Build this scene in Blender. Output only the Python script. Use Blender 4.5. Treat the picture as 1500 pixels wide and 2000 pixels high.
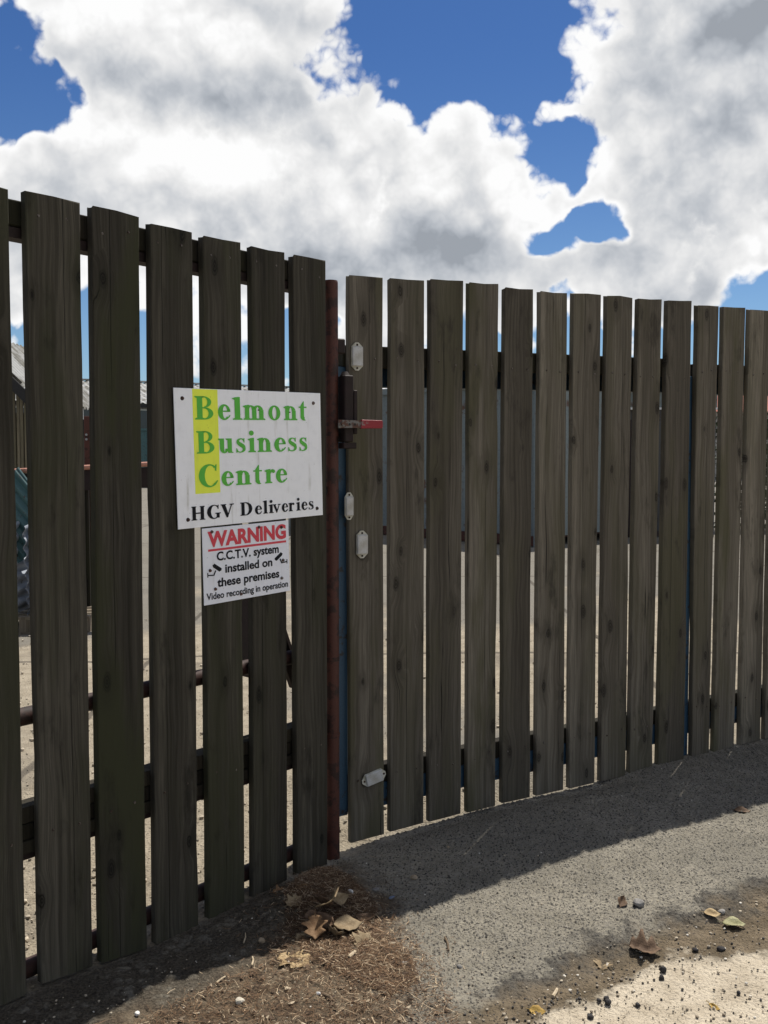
import bpy, bmesh, math, random
import numpy as np
from mathutils import Vector, Matrix, Euler

for o in list(bpy.data.objects): bpy.data.objects.remove(o)
random.seed(7); rng = np.random.default_rng(7)
R = math.radians
scene = bpy.context.scene
COL = scene.collection

# ------------------------------------------------------------------ camera
F, H, HZ = 1850.0, 1.4, 899.0                 # focal length in photo pixels, eye height, horizon row
PITCH = math.atan((1000 - HZ) / F)
cam = bpy.data.cameras.new('camera'); camo = bpy.data.objects.new('camera', cam); COL.objects.link(camo)
camo.location = (0, 0, H); camo.rotation_euler = (math.pi/2 - PITCH, 0, 0)
cam.sensor_fit = 'VERTICAL'; cam.sensor_height = 36; cam.lens = 36 * F / 2000
cam.clip_start = .05; cam.clip_end = 3000
scene.camera = camo
scene.render.resolution_x, scene.render.resolution_y = 768, 1024
scene.render.engine = 'CYCLES'; scene.cycles.max_bounces = 4; scene.cycles.diffuse_bounces = 3; scene.cycles.glossy_bounces = 2

# ------------------------------------------------------------------ light
SUNV = Vector((.527, .954, 2.07)).normalized()           # towards the sun
SUN_EL = math.asin(SUNV.z); SUN_AZ = math.atan2(SUNV.x, SUNV.y)
sun = bpy.data.lights.new('sun', 'SUN'); sun.energy = 5.0; sun.angle = R(.53); sun.color = (1, .95, .87)
suno = bpy.data.objects.new('sun', sun); COL.objects.link(suno)
suno.rotation_euler = (-SUNV).to_track_quat('-Z', 'Y').to_euler(); suno.location = (3, 6, 14)
vs = scene.view_settings
vs.view_transform = 'Standard'; vs.look = 'None'; vs.exposure = 0.32; vs.gamma = 1; vs.use_curve_mapping = False

# ------------------------------------------------------------------ node helper
class NT:
    def __init__(s, tree): s.t = tree; s.n = tree.nodes; s.l = tree.links
    def add(s, typ, **kw):
        nd = s.n.new(typ)
        for k, v in kw.items(): setattr(nd, k, v)
        return nd
    def put(s, sock, v):
        if hasattr(v, 'default_value') or isinstance(v, bpy.types.NodeSocket): s.l.new(v, sock)
        else:
            if isinstance(v, (tuple, list)) and len(v) == 3 and sock.type == 'RGBA': v = (*v, 1)
            sock.default_value = v
    def math(s, op, a, b=0.0, c=0.0, clamp=False):
        nd = s.add('ShaderNodeMath', operation=op, use_clamp=clamp)
        s.put(nd.inputs[0], a); s.put(nd.inputs[1], b); s.put(nd.inputs[2], c)
        return nd.outputs[0]
    def vmath(s, op, a, b=(0, 0, 0), sc=1.0):
        nd = s.add('ShaderNodeVectorMath', operation=op)
        s.put(nd.inputs[0], a)
        if op == 'SCALE': s.put(nd.inputs[3], sc)
        elif op != 'LENGTH': s.put(nd.inputs[1], b)
        return nd.outputs['Value'] if op in ('DISTANCE', 'LENGTH', 'DOT_PRODUCT') else nd.outputs[0]
    def ramp(s, v, a, b, lo=0.0, hi=1.0, smooth=True):
        nd = s.add('ShaderNodeMapRange', interpolation_type='SMOOTHSTEP' if smooth else 'LINEAR')
        for i, x in enumerate((v, a, b, lo, hi)): s.put(nd.inputs[i], x)
        return nd.outputs[0]
    def mix(s, f, a, b, blend='MIX'):
        nd = s.add('ShaderNodeMix', data_type='RGBA', blend_type=blend)
        s.put(nd.inputs[0], f); s.put(nd.inputs[6], a); s.put(nd.inputs[7], b)
        return nd.outputs[2]
    def noise(s, vec, scale, detail=3, rough=.55, dist=0.0, lac=2.0):
        nd = s.add('ShaderNodeTexNoise')
        if vec is not None: s.put(nd.inputs['Vector'], vec)
        s.put(nd.inputs['Scale'], scale); nd.inputs['Detail'].default_value = detail
        nd.inputs['Roughness'].default_value = rough; nd.inputs['Distortion'].default_value = dist
        nd.inputs['Lacunarity'].default_value = lac
        return nd.outputs['Fac']
    def voro(s, vec, scale, feature='F1', rand=1.0):
        nd = s.add('ShaderNodeTexVoronoi', feature=feature)
        s.put(nd.inputs['Vector'], vec); nd.inputs['Scale'].default_value = scale
        nd.inputs['Randomness'].default_value = rand
        return nd
    def sep(s, v):
        nd = s.add('ShaderNodeSeparateXYZ'); s.put(nd.inputs[0], v); return nd.outputs
    def comb(s, x=0.0, y=0.0, z=0.0):
        nd = s.add('ShaderNodeCombineXYZ')
        for i, v in enumerate((x, y, z)): s.put(nd.inputs[i], v)
        return nd.outputs[0]
    def attr(s, name):
        nd = s.add('ShaderNodeAttribute', attribute_name=name); return nd
    def bump(s, h, strength=.5, dist=.01, normal=None):
        nd = s.add('ShaderNodeBump'); s.put(nd.inputs['Height'], h)
        nd.inputs['Strength'].default_value = strength; nd.inputs['Distance'].default_value = dist
        if normal is not None: s.put(nd.inputs['Normal'], normal)
        return nd.outputs[0]

def new_mat(name, rough=.8, metal=0.0, spec=.3, color=(.5, .5, .5)):
    m = bpy.data.materials.new(name); m.use_nodes = True
    nt = NT(m.node_tree); b = m.node_tree.nodes['Principled BSDF']
    b.inputs['Roughness'].default_value = rough; b.inputs['Metallic'].default_value = metal
    b.inputs['Specular IOR Level'].default_value = spec
    b.inputs['Base Color'].default_value = (*color, 1)
    return m, nt, b

def pix_dir(x, y):
    fw = Vector((0, math.cos(PITCH), -math.sin(PITCH))); up = Vector((0, math.sin(PITCH), math.cos(PITCH)))
    return fw + Vector((1, 0, 0)) * ((x - 750) / F) + up * ((1000 - y) / F)
EYE = Vector((0, 0, H))
def on_ground(x, y, z=0.0):
    d = pix_dir(x, y); return EYE + d * ((z - H) / d.z)
def at_depth(x, y, Y):
    d = pix_dir(x, y); return EYE + d * (Y / d.y)

# ------------------------------------------------------------------ sky: Nishita plus a layer of cumulus
def build_world():
    w = bpy.data.worlds.new('World'); scene.world = w; w.use_nodes = True
    nt = NT(w.node_tree); nt.n.clear()
    out = nt.add('ShaderNodeOutputWorld')
    sky = nt.add('ShaderNodeTexSky', sky_type='NISHITA'); sky.sun_disc = False
    sky.sun_elevation = SUN_EL; sky.sun_rotation = SUN_AZ
    sky.air_density = 1.0; sky.dust_density = .3; sky.ozone_density = 3.0; sky.altitude = 50
    bg = nt.add('ShaderNodeBackground'); nt.l.new(nt.mix(1.0, sky.outputs[0], nt.mix(nt.ramp(nt.sep(nt.add('ShaderNodeTexCoord').outputs['Generated'])[2], .0, .42), (.86, 1.02, 1.14, 1), (.40, .62, .94, 1)), 'MULTIPLY'), bg.inputs[0]); bg.inputs[1].default_value = .066
    tc = nt.add('ShaderNodeTexCoord'); D = tc.outputs['Generated']
    # the clouds: heaps of cumulus placed by direction, their outline broken up by billowing noise
    q = nt
    g = bpy.data.node_groups.new('billows', 'ShaderNodeTree')
    g.interface.new_socket('Dir', in_out='INPUT', socket_type='NodeSocketVector')
    g.interface.new_socket('Puff', in_out='OUTPUT', socket_type='NodeSocketFloat')
    k_ = NT(g); gi = k_.add('NodeGroupInput'); go = k_.add('NodeGroupOutput'); gv = gi.outputs[0]
    puff = None
    for sc_, am in ((12.0, 1.0), (27.0, .52), (60.0, .30), (135.0, .17)):
        n_ = k_.math('MULTIPLY', k_.math('ABSOLUTE', k_.math('SUBTRACT', k_.noise(k_.vmath('ADD', gv, (sc_*.37, sc_*.11, .3)), sc_, 0), .5)), 2*am)
        puff = n_ if puff is None else k_.math('ADD', puff, n_)
    puff = k_.math('MULTIPLY', k_.math('SUBTRACT', puff, .42), 1.6)
    k_.l.new(puff, go.inputs[0])
    def puffs(vec):
        nd = nt.add('ShaderNodeGroup'); nd.node_tree = g; nt.put(nd.inputs[0], vec); return nd.outputs[0]
    p0 = puffs(D); p1 = puffs(nt.vmath('ADD', D, (.006, 0.0, .013)))
    wn = nt.add('ShaderNodeTexNoise'); nt.put(wn.inputs['Vector'], D); wn.inputs['Scale'].default_value = 8; wn.inputs['Detail'].default_value = 3; wn.inputs['Roughness'].default_value = .6
    V = nt.vmath('ADD', D, nt.vmath('SCALE', nt.vmath('SUBTRACT', wn.outputs['Color'], (.5, .5, .5)), sc=.16))
    SQ = (1, 1, 1.4); VQ = nt.vmath('MULTIPLY', V, SQ)
    def blob(x, y, r, ax=1.0):
        c = pix_dir(x, y).normalized(); r *= .5 + .6*ax
        return q.math('MULTIPLY_ADD', q.vmath('DISTANCE', VQ, (c.x, c.y, c.z*1.4)), -F/r, 1.0)
    def heap(lst, k=.15):
        f = None
        for h in lst:
            b = blob(*h); f = b if f is None else q.math('SMOOTH_MAX', f, b, k)
        return f
    f = heap([(330, 170, 250), (480, 20, 250), (480, 290, 330, 1.3), (100, 330, 240), (700, 210, 190), (850, 330, 250),
              (965, 270, 160), (740, 460, 290, 1.2), (980, 500, 200, 1.3), (1330, 530, 190),
              (1290, 310, 240), (1440, 380, 230), (1380, 90, 250), (1150, 60, 80), (1140, 215, 90), (90, -20, 230),
              (610, 60, 130), (250, 600, 60), (60, 560, 70), (960, 640, 90, 2.0), (480, 640, 60)])
    clear = heap([(35, 155, 105, 1.1), (850, 0, 215, 1.3), (1000, 70, 180), (1058, 180, 125), (1100, 275, 85), (1085, 458, 62), (1160, 425, 62), (1520, 590, 110),
                  (560, 660, 60, 2.0), (150, 670, 60), (900, 690, 70, 1.8), (1150, 680, 75, 1.8), (1350, 670, 75, 1.8)], .1)
    f = q.math('SUBTRACT', f, q.math('MULTIPLY', q.math('MAXIMUM', clear, -.2), 1.5))
    f = q.math('MINIMUM', f, .8)
    # away from these heaps: the same fair-weather cumulus all round the sky
    sx = q.sep(D); hz = q.math('ADD', q.math('ABSOLUTE', sx[2]), .22)
    pl = q.comb(q.math('DIVIDE', sx[0], hz), q.math('DIVIDE', sx[1], hz), 0.0)
    fn = q.noise(pl, 1.3, 2, .5)
    far = q.ramp(fn, .38, .66, -.55, .75, smooth=False)
    ctr = q.vmath('DISTANCE', D, tuple(pix_dir(750, 350).normalized()))
    out_ = q.ramp(ctr, .46, .62)
    f = q.math('ADD', q.math('MULTIPLY', far, out_), q.math('MULTIPLY', f, q.math('SUBTRACT', 1.0, out_)))
    f0 = q.math('ADD', f, q.math('ADD', q.math('MULTIPLY', p0, .55), q.math('MULTIPLY', q.math('SUBTRACT', q.noise(D, 16, 6, .62), .5), 1.1)))
    alpha = nt.ramp(f0, -.03, .32)
    # light: white where the sun gets through, grey in the thick bases, relief from billows turned to the sun
    def big(vec): return q.noise(q.vmath('MULTIPLY', vec, (1, 1, 1.35)), 8.0, 2, .5)
    L0 = big(D); L1 = big(q.vmath('ADD', D, (.015, 0.0, .050)))
    base = heap([(520, 290, 170, 1.6), (120, 385, 120, 2.0), (770, 440, 160, 1.6), (1370, 455, 150, 1.7), (1440, 60, 200, 1.2), (640, 520, 100, 2.0)], .2)
    base = q.math('MULTIPLY', q.math('MAXIMUM', base, 0.0), q.math('SUBTRACT', 1.0, out_))
    thick = q.ramp(f0, .1, .8)
    lum = q.math('ADD', .87, q.math('ADD', q.math('MULTIPLY', q.math('SUBTRACT', L0, L1), 1.15), q.math('ADD', q.math('MULTIPLY', p0, .07), q.math('MULTIPLY', q.math('SUBTRACT', p0, p1), .15))))
    lum = q.math('SUBTRACT', lum, q.math('MULTIPLY', thick, q.math('ADD', .04, q.math('MULTIPLY', base, .36))))
    lum = q.math('ADD', lum, q.math('MULTIPLY', q.math('SUBTRACT', 1.0, thick), .14))
    lum = q.math('MINIMUM', q.math('MAXIMUM', lum, .38), .99)
    tint = nt.mix(nt.ramp(lum, .3, .9), (.88, .96, 1.08, 1), (1.0, 1.0, 1.0, 1))
    bgc = nt.add('ShaderNodeBackground'); nt.l.new(tint, bgc.inputs[0]); nt.put(bgc.inputs[1], q.math('MULTIPLY', lum, .80))
    ms = nt.add('ShaderNodeMixShader'); nt.put(ms.inputs[0], alpha)
    nt.l.new(bg.outputs[0], ms.inputs[1]); nt.l.new(bgc.outputs[0], ms.inputs[2])
    nt.l.new(ms.outputs[0], out.inputs[0])
    w.cycles.sampling_method = 'NONE'
build_world()

# ------------------------------------------------------------------ mesh helpers
class MB:
    def __init__(s): s.v = []; s.f = []; s.m = []; s.mat = 0
    def add(s, vs, fs):
        k = len(s.v); s.v += [tuple(p) for p in vs]; s.f += [tuple(i + k for i in f) for f in fs]; s.m += [s.mat] * len(fs); return s
    def box(s, x0, x1, y0, y1, z0, z1):
        return s.add([(x0,y0,z0),(x1,y0,z0),(x1,y1,z0),(x0,y1,z0),(x0,y0,z1),(x1,y0,z1),(x1,y1,z1),(x0,y1,z1)],
                     [(0,3,2,1),(4,5,6,7),(0,1,5,4),(1,2,6,5),(2,3,7,6),(3,0,4,7)])
    def tube(s, p0, p1, r0, r1=None, n=12, caps=True):
        p0, p1 = Vector(p0), Vector(p1); r1 = r0 if r1 is None else r1
        q = (p1 - p0).to_track_quat('Z', 'Y')
        vs = []
        for p, r in ((p0, r0), (p1, r1)):
            for i in range(n):
                a = 2*math.pi*i/n; vs.append(p + q @ Vector((r*math.cos(a), r*math.sin(a), 0)))
        fs = [(i, (i+1) % n, n+(i+1) % n, n+i) for i in range(n)]
        if caps: fs += [tuple(reversed(range(n))), tuple(range(n, 2*n))]
        return s.add(vs, fs)
    def prism(s, poly, y0, y1):                                 # polygon in x,z pushed along y
        n = len(poly); vs = [(x, y0, z) for x, z in poly] + [(x, y1, z) for x, z in poly]
        fs = [tuple(range(n)), tuple(reversed(range(n, 2*n)))] + [(i, n+i, n+(i+1) % n, (i+1) % n) for i in range(n)]
        return s.add(vs, fs)
    def mesh(s, name, mats, smooth=False):
        me = bpy.data.meshes.new(name); me.from_pydata(s.v, [], s.f)
        for m in (mats if isinstance(mats, (list, tuple)) else [mats]): me.materials.append(m)
        if any(s.m): me.polygons.foreach_set('material_index', s.m)
        bm = bmesh.new(); bm.from_mesh(me); bmesh.ops.recalc_face_normals(bm, faces=bm.faces); bm.to_mesh(me); bm.free()
        if smooth: me.polygons.foreach_set('use_smooth', [True]*len(me.polygons)); me.set_sharp_from_angle(angle=R(35))
        me.update(); return me
    def build(s, name, mats, parent=None, loc=(0,0,0), smooth=False, bevel=0):
        me = s.mesh(name, mats, smooth)
        if bevel:
            bm = bmesh.new(); bm.from_mesh(me)
            bmesh.ops.bevel(bm, geom=list(bm.edges), offset=bevel, segments=1, affect='EDGES', clamp_overlap=True)
            bm.to_mesh(me); bm.free()
        return link(name, me, parent, loc)
def link(name, me, parent=None, loc=(0,0,0), rot=(0,0,0)):
    o = bpy.data.objects.new(name, me); COL.objects.link(o); o.parent = parent; o.location = loc; o.rotation_euler = rot; return o
def thing(name, label, cat, loc=(0,0,0), rz=0.0, group=None):
    o = bpy.data.objects.new(name, None); COL.objects.link(o); o.location = loc; o.rotation_euler = (0,0,rz)
    o.empty_display_size = .1
    return tag(o, label, cat, group)
def tag(o, label, cat, group=None, kind=None):
    o['label'] = label; o['category'] = cat
    if group: o['group'] = group
    if kind: o['kind'] = kind
    return o

# numpy noise --------------------------------------------------------
def vnoise(x, y, seed=0):
    r = np.random.default_rng(seed); T = r.random((256, 256))
    xi = np.floor(x).astype(int); yi = np.floor(y).astype(int); fx = x - xi; fy = y - yi
    fx = fx*fx*(3-2*fx); fy = fy*fy*(3-2*fy)
    a = T[xi & 255, yi & 255]; b = T[(xi+1) & 255, yi & 255]; c = T[xi & 255, (yi+1) & 255]; d = T[(xi+1) & 255, (yi+1) & 255]
    return (a*(1-fx)+b*fx)*(1-fy) + (c*(1-fx)+d*fx)*fy
def fbm(x, y, seed=0, oct=4):
    s = 0; a = 1; t = 0
    for k in range(oct): s = s + a*vnoise(x*2**k + 17.3*k, y*2**k + 9.1*k, seed+k); t += a; a *= .5
    return s/t
def worley(x, y, seed=0):
    r = np.random.default_rng(seed); J = r.random((256, 256, 3))
    xi = np.floor(x).astype(int); yi = np.floor(y).astype(int); best = np.full(x.shape, 9.0); cid = np.zeros(x.shape)
    for i in (-1, 0, 1):
        for j in (-1, 0, 1):
            c = J[(xi+i) & 255, (yi+j) & 255]
            d = np.hypot(xi+i+c[..., 0]-x, yi+j+c[..., 1]-y)
            m = d < best; best = np.where(m, d, best); cid = np.where(m, c[..., 2], cid)
    return best, cid
def sstep(a, b, x):
    t = np.clip((x-a)/(b-a), 0, 1); return t*t*(3-2*t)

# ------------------------------------------------------------------ the two lines the fences stand on
class Line:
    def __init__(s, base_px, vp):
        s.o = on_ground(*base_px); v = pix_dir(*vp); s.d = Vector((v.x, v.y, 0)).normalized(); s.n = Vector((s.d.y, -s.d.x, 0))
        s.rz = math.atan2(s.d.y, s.d.x)
    def hit(s, x, y, off=0.0):                                  # photo pixel -> (distance along, height, skew of the view)
        r = pix_dir(x, y); t = (s.o + s.n*off - EYE).dot(s.n) / r.dot(s.n); p = EYE + r*t
        return (p - s.o).dot(s.d), p.z, -r.dot(s.d)/r.dot(s.n)
    def at(s, u, off, z=0.0): return s.o + s.d*u + s.n*off + Vector((0, 0, z))
LF = Line((638, 1690), (2333, 899)); GL = Line((681, 1648), (4086, 818))
TH = .026

def ground_z(x, y):
    x = np.asarray(x, float); y = np.asarray(y, float)
    s = (x-GL.o.x)*GL.d.x + (y-GL.o.y)*GL.d.y; dg = (x-GL.o.x)*GL.n.x + (y-GL.o.y)*GL.n.y
    sl = (x-LF.o.x)*LF.d.x + (y-LF.o.y)*LF.d.y; dl = (x-LF.o.x)*LF.n.x + (y-LF.o.y)*LF.n.y
    wob = .07*(fbm(x*3.1, y*3.1, 5)-.5) + .04*(fbm(x*14, y*14, 6)-.5)
    edge = sstep(1.13, 1.02, dg+wob*1.3)
    z = .034*sstep(-.05, .75, s)*np.where(dg < .6, 1, .55+.45*edge) + .012*edge*sstep(-.1, .15, s) + .018*sstep(1.1, 2.2, s)
    z = z + .022*sstep(-.7, -1.1, sl)*sstep(.5, .1, np.abs(dl))
    z = z + .012*(fbm(x*2.3, y*2.3, 11)-.5)*sstep(30, 4, y)
    z = z - (.006 + .036*sstep(1.5, 1.1, s))*np.exp(-(dg/.10)**2)*sstep(-.12, .0, s)
    c = on_ground(625, 1770); z = z + .055*np.exp(-(((x-c.x)/.15)**2 + ((y-c.y)/.13)**2))
    c = on_ground(640, 1725); z = z + .03*np.exp(-(((x-c.x)/.10)**2 + ((y-c.y)/.08)**2))
    c = on_ground(740, 1880); z = z + .012*np.exp(-(((x-c.x)/.22)**2 + ((y-c.y)/.16)**2))
    return z
def gz(p): return float(ground_z(p.x, p.y))

def build_ground():
    def axis(lo, a, b, hi, fine):
        mid = np.arange(a, b+1e-6, fine); up = [b]; st = fine
        while up[-1] < hi: st = min(st*1.25, 60); up.append(up[-1]+st)
        dn = [a]; st = fine
        while dn[-1] > lo: st = min(st*1.25, 60); dn.append(dn[-1]-st)
        return np.concatenate([np.array(dn[:0:-1]), mid, np.array(up[1:])])
    xs = axis(-900, -1.25, 2.35, 900, .0044); ys = axis(-200, 2.15, 4.1, 1800, .0048)
    X, Y = np.meshgrid(xs, ys); nx, ny = len(xs), len(ys)
    s = (X-GL.o.x)*GL.d.x + (Y-GL.o.y)*GL.d.y; dg = (X-GL.o.x)*GL.n.x + (Y-GL.o.y)*GL.n.y
    sl = (X-LF.o.x)*LF.d.x + (Y-LF.o.y)*LF.d.y; dl = (X-LF.o.x)*LF.n.x + (Y-LF.o.y)*LF.n.y
    near = ((X > -1.5) & (X < 2.6) & (Y > 1.9) & (Y < 4.5)).astype(float)
    wob = .22*(fbm(X*3.1, Y*3.1, 5)-.5) + .12*(fbm(X*14, Y*14, 6)-.5) + .05*(fbm(X*50, Y*50, 8)-.5)
    front = sstep(-.02, .02, dg)*sstep(-.02, .02, dl)
    sand = sstep(1.16, 1.22, dg+wob*1.1 - .10*sstep(.45, .7, s))*sstep(-.30, .0, s+wob*2)                 # pale trodden sand past the tarmac
    fringe = sstep(1.0, 1.12, dg+wob)*(1-sand)
    la, lb_ = on_ground(715, 1745), on_ground(880, 1990); ln = Vector((lb_.y-la.y, la.x-lb_.x)).normalized()
    lit = sstep(-.06, .10, (X-la.x)*ln.x + (Y-la.y)*ln.y + wob*1.3)*front                   # litter left of the tarmac
    lit = lit*sstep(.0, .08, dl+wob*.3)
    lit = lit*(1-.9*sand)
    conc = sstep(.36, .22, dl+wob*.9)*sstep(-.05, -.02, dl)*sstep(-.10, -.25, sl+wob)    # broken concrete along the slatted fence
    tar = sstep(.975, 1.02, dg+wob*1.25)*sstep(1.15, 1.10, dg+wob*.9)*sstep(.30, .52, fbm(X*9, Y*9, 91))*sstep(-.35, -.15, s)*(1-sand)         # darker tarmac edge
    yard = sstep(.03, -.06, np.minimum(dl, 9)) * sstep(.4, -.2, s) + sstep(.0, -.06, dg)*sstep(-.2, .4, s)
    yard = np.clip(yard, 0, 1)*(1-front)
    Z = ground_z(X, Y)
    w1, id1 = worley(X*92+1.2*fbm(X*30, Y*30, 77), Y*92, 21); w2, id2 = worley(X*48+5, Y*48, 22)
    stone = np.clip(.62-w1, 0, 1)*(.35+.9*id1)
    asph = near*(1-sand)*(1-lit)*(1-conc)*(1-.4*fringe)
    Z = Z + asph*(.011*stone + .0035*(fbm(X*30, Y*30, 31)-.5))
    Z = Z + near*tar*.016*(fbm(X*48, Y*48, 35)-.35)
    Z = Z + near*(sand+fringe*.6)*(.005*(fbm(X*16, Y*16, 32, 5)-.5) + .006*np.clip(.42-w2, 0, 1)*(id2 > .6))
    Z = Z + near*lit*(.014*(fbm(X*26, Y*26, 33, 5)-.5))
    wc, idc = worley(X*38+1.5*fbm(X*20, Y*20, 78), Y*38+1.5*fbm(X*20, Y*20, 79), 25); idc = idc*sstep(.42, .6, fbm(X*7, Y*7, 80))
    Z = Z + near*conc*(.013*np.clip(.55-wc, 0, .35)*idc + .008*(fbm(X*60, Y*60, 83, 3)-.5))
    Z = np.where(near > 0, Z, Z)
    co = np.stack([X, Y, Z], -1).reshape(-1, 3)
    i = np.arange(ny-1)[:, None]*nx + np.arange(nx-1)[None, :]
    quads = np.stack([i, i+1, i+nx+1, i+nx], -1).reshape(-1, 4)
    me = bpy.data.meshes.new('ground'); me.vertices.add(len(co)); me.vertices.foreach_set('co', co.ravel())
    me.loops.add(quads.size); me.loops.foreach_set('vertex_index', quads.ravel().astype(np.int32))
    me.polygons.add(len(quads)); me.polygons.foreach_set('loop_start', (np.arange(len(quads))*4).astype(np.int32))
    me.polygons.foreach_set('use_smooth', np.ones(len(quads), bool))
    me.update(calc_edges=True)
    for nm, arr in (('sand', sand), ('fringe', fringe), ('litter', lit), ('concrete', conc), ('tar', tar), ('yard', yard), ('stone', stone*near), ('stone_id', id1), ('near', near), ('clod', np.clip(.55-wc, 0, .2)/.2*conc*np.clip(idc*1.6, 0, 1))):
        at = me.attributes.new(nm, 'FLOAT', 'POINT'); at.data.foreach_set('value', arr.ravel().astype(np.float32))
    m, nt, b = new_mat('ground', .92, 0, .15)
    P = nt.add('ShaderNodeNewGeometry').outputs['Position']
    A = lambda n: nt.attr(n).outputs['Fac']
    big = nt.noise(P, 1.7, 4); mid = nt.noise(P, 11, 4); fine = nt.noise(P, 140, 3, .7); grit = nt.noise(P, 420, 2, .7)
    vc = nt.voro(P, 95); cellc = nt.sep(vc.outputs['Color'])[0]
    # tarmac: dusty matrix with grey stones
    dust = nt.mix(nt.ramp(mid, .3, .7), (.207, .188, .149, 1), (.275, .251, .202, 1))
    dust = nt.mix(nt.math('MULTIPLY', nt.ramp(big, .40, .62), .45), dust, (.139, .130, .108, 1))
    st = nt.mix(A('stone_id'), (.078, .075, .069, 1), (.207, .192, .163, 1))
    tarm = nt.mix(nt.math('MULTIPLY', nt.ramp(A('stone'), .10, .40), .7), dust, st)
    def specks(scale, r0, keep, amt, col, base):
        v = nt.voro(P, scale); k = nt.ramp(nt.sep(v.outputs['Color'])[0], 1-keep-.02, 1-keep+.02)
        return nt.mix(nt.math('MULTIPLY', nt.math('MULTIPLY', nt.ramp(v.outputs['Distance'], r0, r0*.65), k), amt), base, col)
    tarm = specks(82, .40, .50, .85, (.038, .036, .034, 1), tarm)
    tarm = specks(150, .44, .48, .85, (.032, .030, .029, 1), tarm)
    tarm = specks(112, .34, .16, .8, (.252, .231, .196, 1), tarm)
    tarm = nt.mix(nt.math('MULTIPLY', nt.ramp(grit, .64, .74), .6), tarm, (.231, .210, .175, 1))
    tarm = nt.mix(nt.math('MULTIPLY', A('tar'), .75), tarm, nt.mix(nt.ramp(fine, .35, .7), (.035, .034, .033, 1), (.066, .062, .056, 1)))
    # sand
    sn = nt.mix(nt.ramp(mid, .3, .72), (.405, .345, .258, 1), (.534, .465, .359, 1))
    sn = nt.mix(nt.math('MULTIPLY', nt.ramp(fine, .56, .74), .8), sn, (.156, .129, .097, 1))
    sn = nt.mix(nt.math('MULTIPLY', nt.ramp(nt.noise(P, 55, 3), .60, .70), .7), sn, (.184, .152, .110, 1))
    fr = nt.mix(nt.ramp(mid, .3, .7), (.108, .084, .054, 1), (.184, .144, .096, 1))
    fr = nt.mix(nt.ramp(fine, .52, .7), fr, (.048, .042, .034, 1))
    li = nt.mix(nt.ramp(fine, .35, .68), (.038, .028, .020, 1), (.122, .087, .055, 1))
    li = nt.mix(nt.ramp(mid, .35, .65), li, nt.mix(fine, (.099, .078, .055, 1), (.197, .157, .107, 1)))
    cc = nt.mix(nt.math('MULTIPLY', A('clod'), nt.ramp(mid, .35, .65)), nt.mix(nt.ramp(fine, .3, .7), (.030, .025, .019, 1), (.10, .085, .064, 1)), nt.mix(nt.ramp(fine, .3, .7), (.085, .077, .061, 1), (.18, .163, .132, 1)))
    # yard behind: pale worn concrete with tarmac patches
    yd = nt.mix(nt.ramp(mid, .3, .7), (.257, .218, .160, 1), (.343, .296, .222, 1))
    py = nt.sep(P)
    patch = nt.ramp(nt.math('ADD', nt.noise(nt.vmath('MULTIPLY', P, (1, 1, 0)), .33, 4), nt.math('MULTIPLY', nt.ramp(py[1], 5.5, 12.0), .22)), .52, .60)
    yd = nt.mix(patch, yd, nt.mix(fine, (.148, .136, .113, 1), (.226, .207, .172, 1)))
    yd = nt.mix(nt.math('MULTIPLY', nt.ramp(nt.noise(P, 70, 3, .7), .57, .68), .8), yd, (.078, .070, .055, 1))
    jt = nt.math('MINIMUM', nt.math('ABSOLUTE', nt.math('SUBTRACT', nt.math('FRACT', nt.math('MULTIPLY', py[0], .31)), .5)), nt.math('ABSOLUTE', nt.math('SUBTRACT', nt.math('FRACT', nt.math('MULTIPLY', py[1], .23)), .5)))
    yd = nt.mix(nt.math('MULTIPLY', nt.ramp(nt.math('ADD', jt, nt.math('MULTIPLY', nt.math('SUBTRACT', mid, .5), .008)), .009, .004), .75), yd, (.07, .06, .048, 1))
    yd = nt.mix(nt.math('MULTIPLY', nt.ramp(nt.noise(P, .9, 5, .65), .50, .66), .55), yd, (.12, .105, .085, 1))
    farm = nt.ramp(py[1], 60.0, 90.0)
    yd = nt.mix(farm, yd, (.07, .10, .035, 1))
    c = nt.mix(A('fringe'), tarm, fr); c = nt.mix(A('sand'), c, sn); c = nt.mix(A('litter'), c, li)
    c = nt.mix(A('concrete'), c, cc); c = nt.mix(A('yard'), c, yd)
    nt.l.new(c, b.inputs['Base Color'])
    h = nt.math('ADD', nt.math('MULTIPLY', fine, .8), nt.math('ADD', nt.math('MULTIPLY', grit, .35), nt.math('MULTIPLY', vc.outputs['Distance'], -.6)))
    nt.l.new(nt.bump(h, .9, .009), b.inputs['Normal'])
    me.materials.append(m)
    o = link('ground', me); o['kind'] = 'structure'
    o['label'] = 'worn tarmac, trodden sand and litter-strewn soil around the fence and yard'; o['category'] = 'ground'
build_ground()

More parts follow.
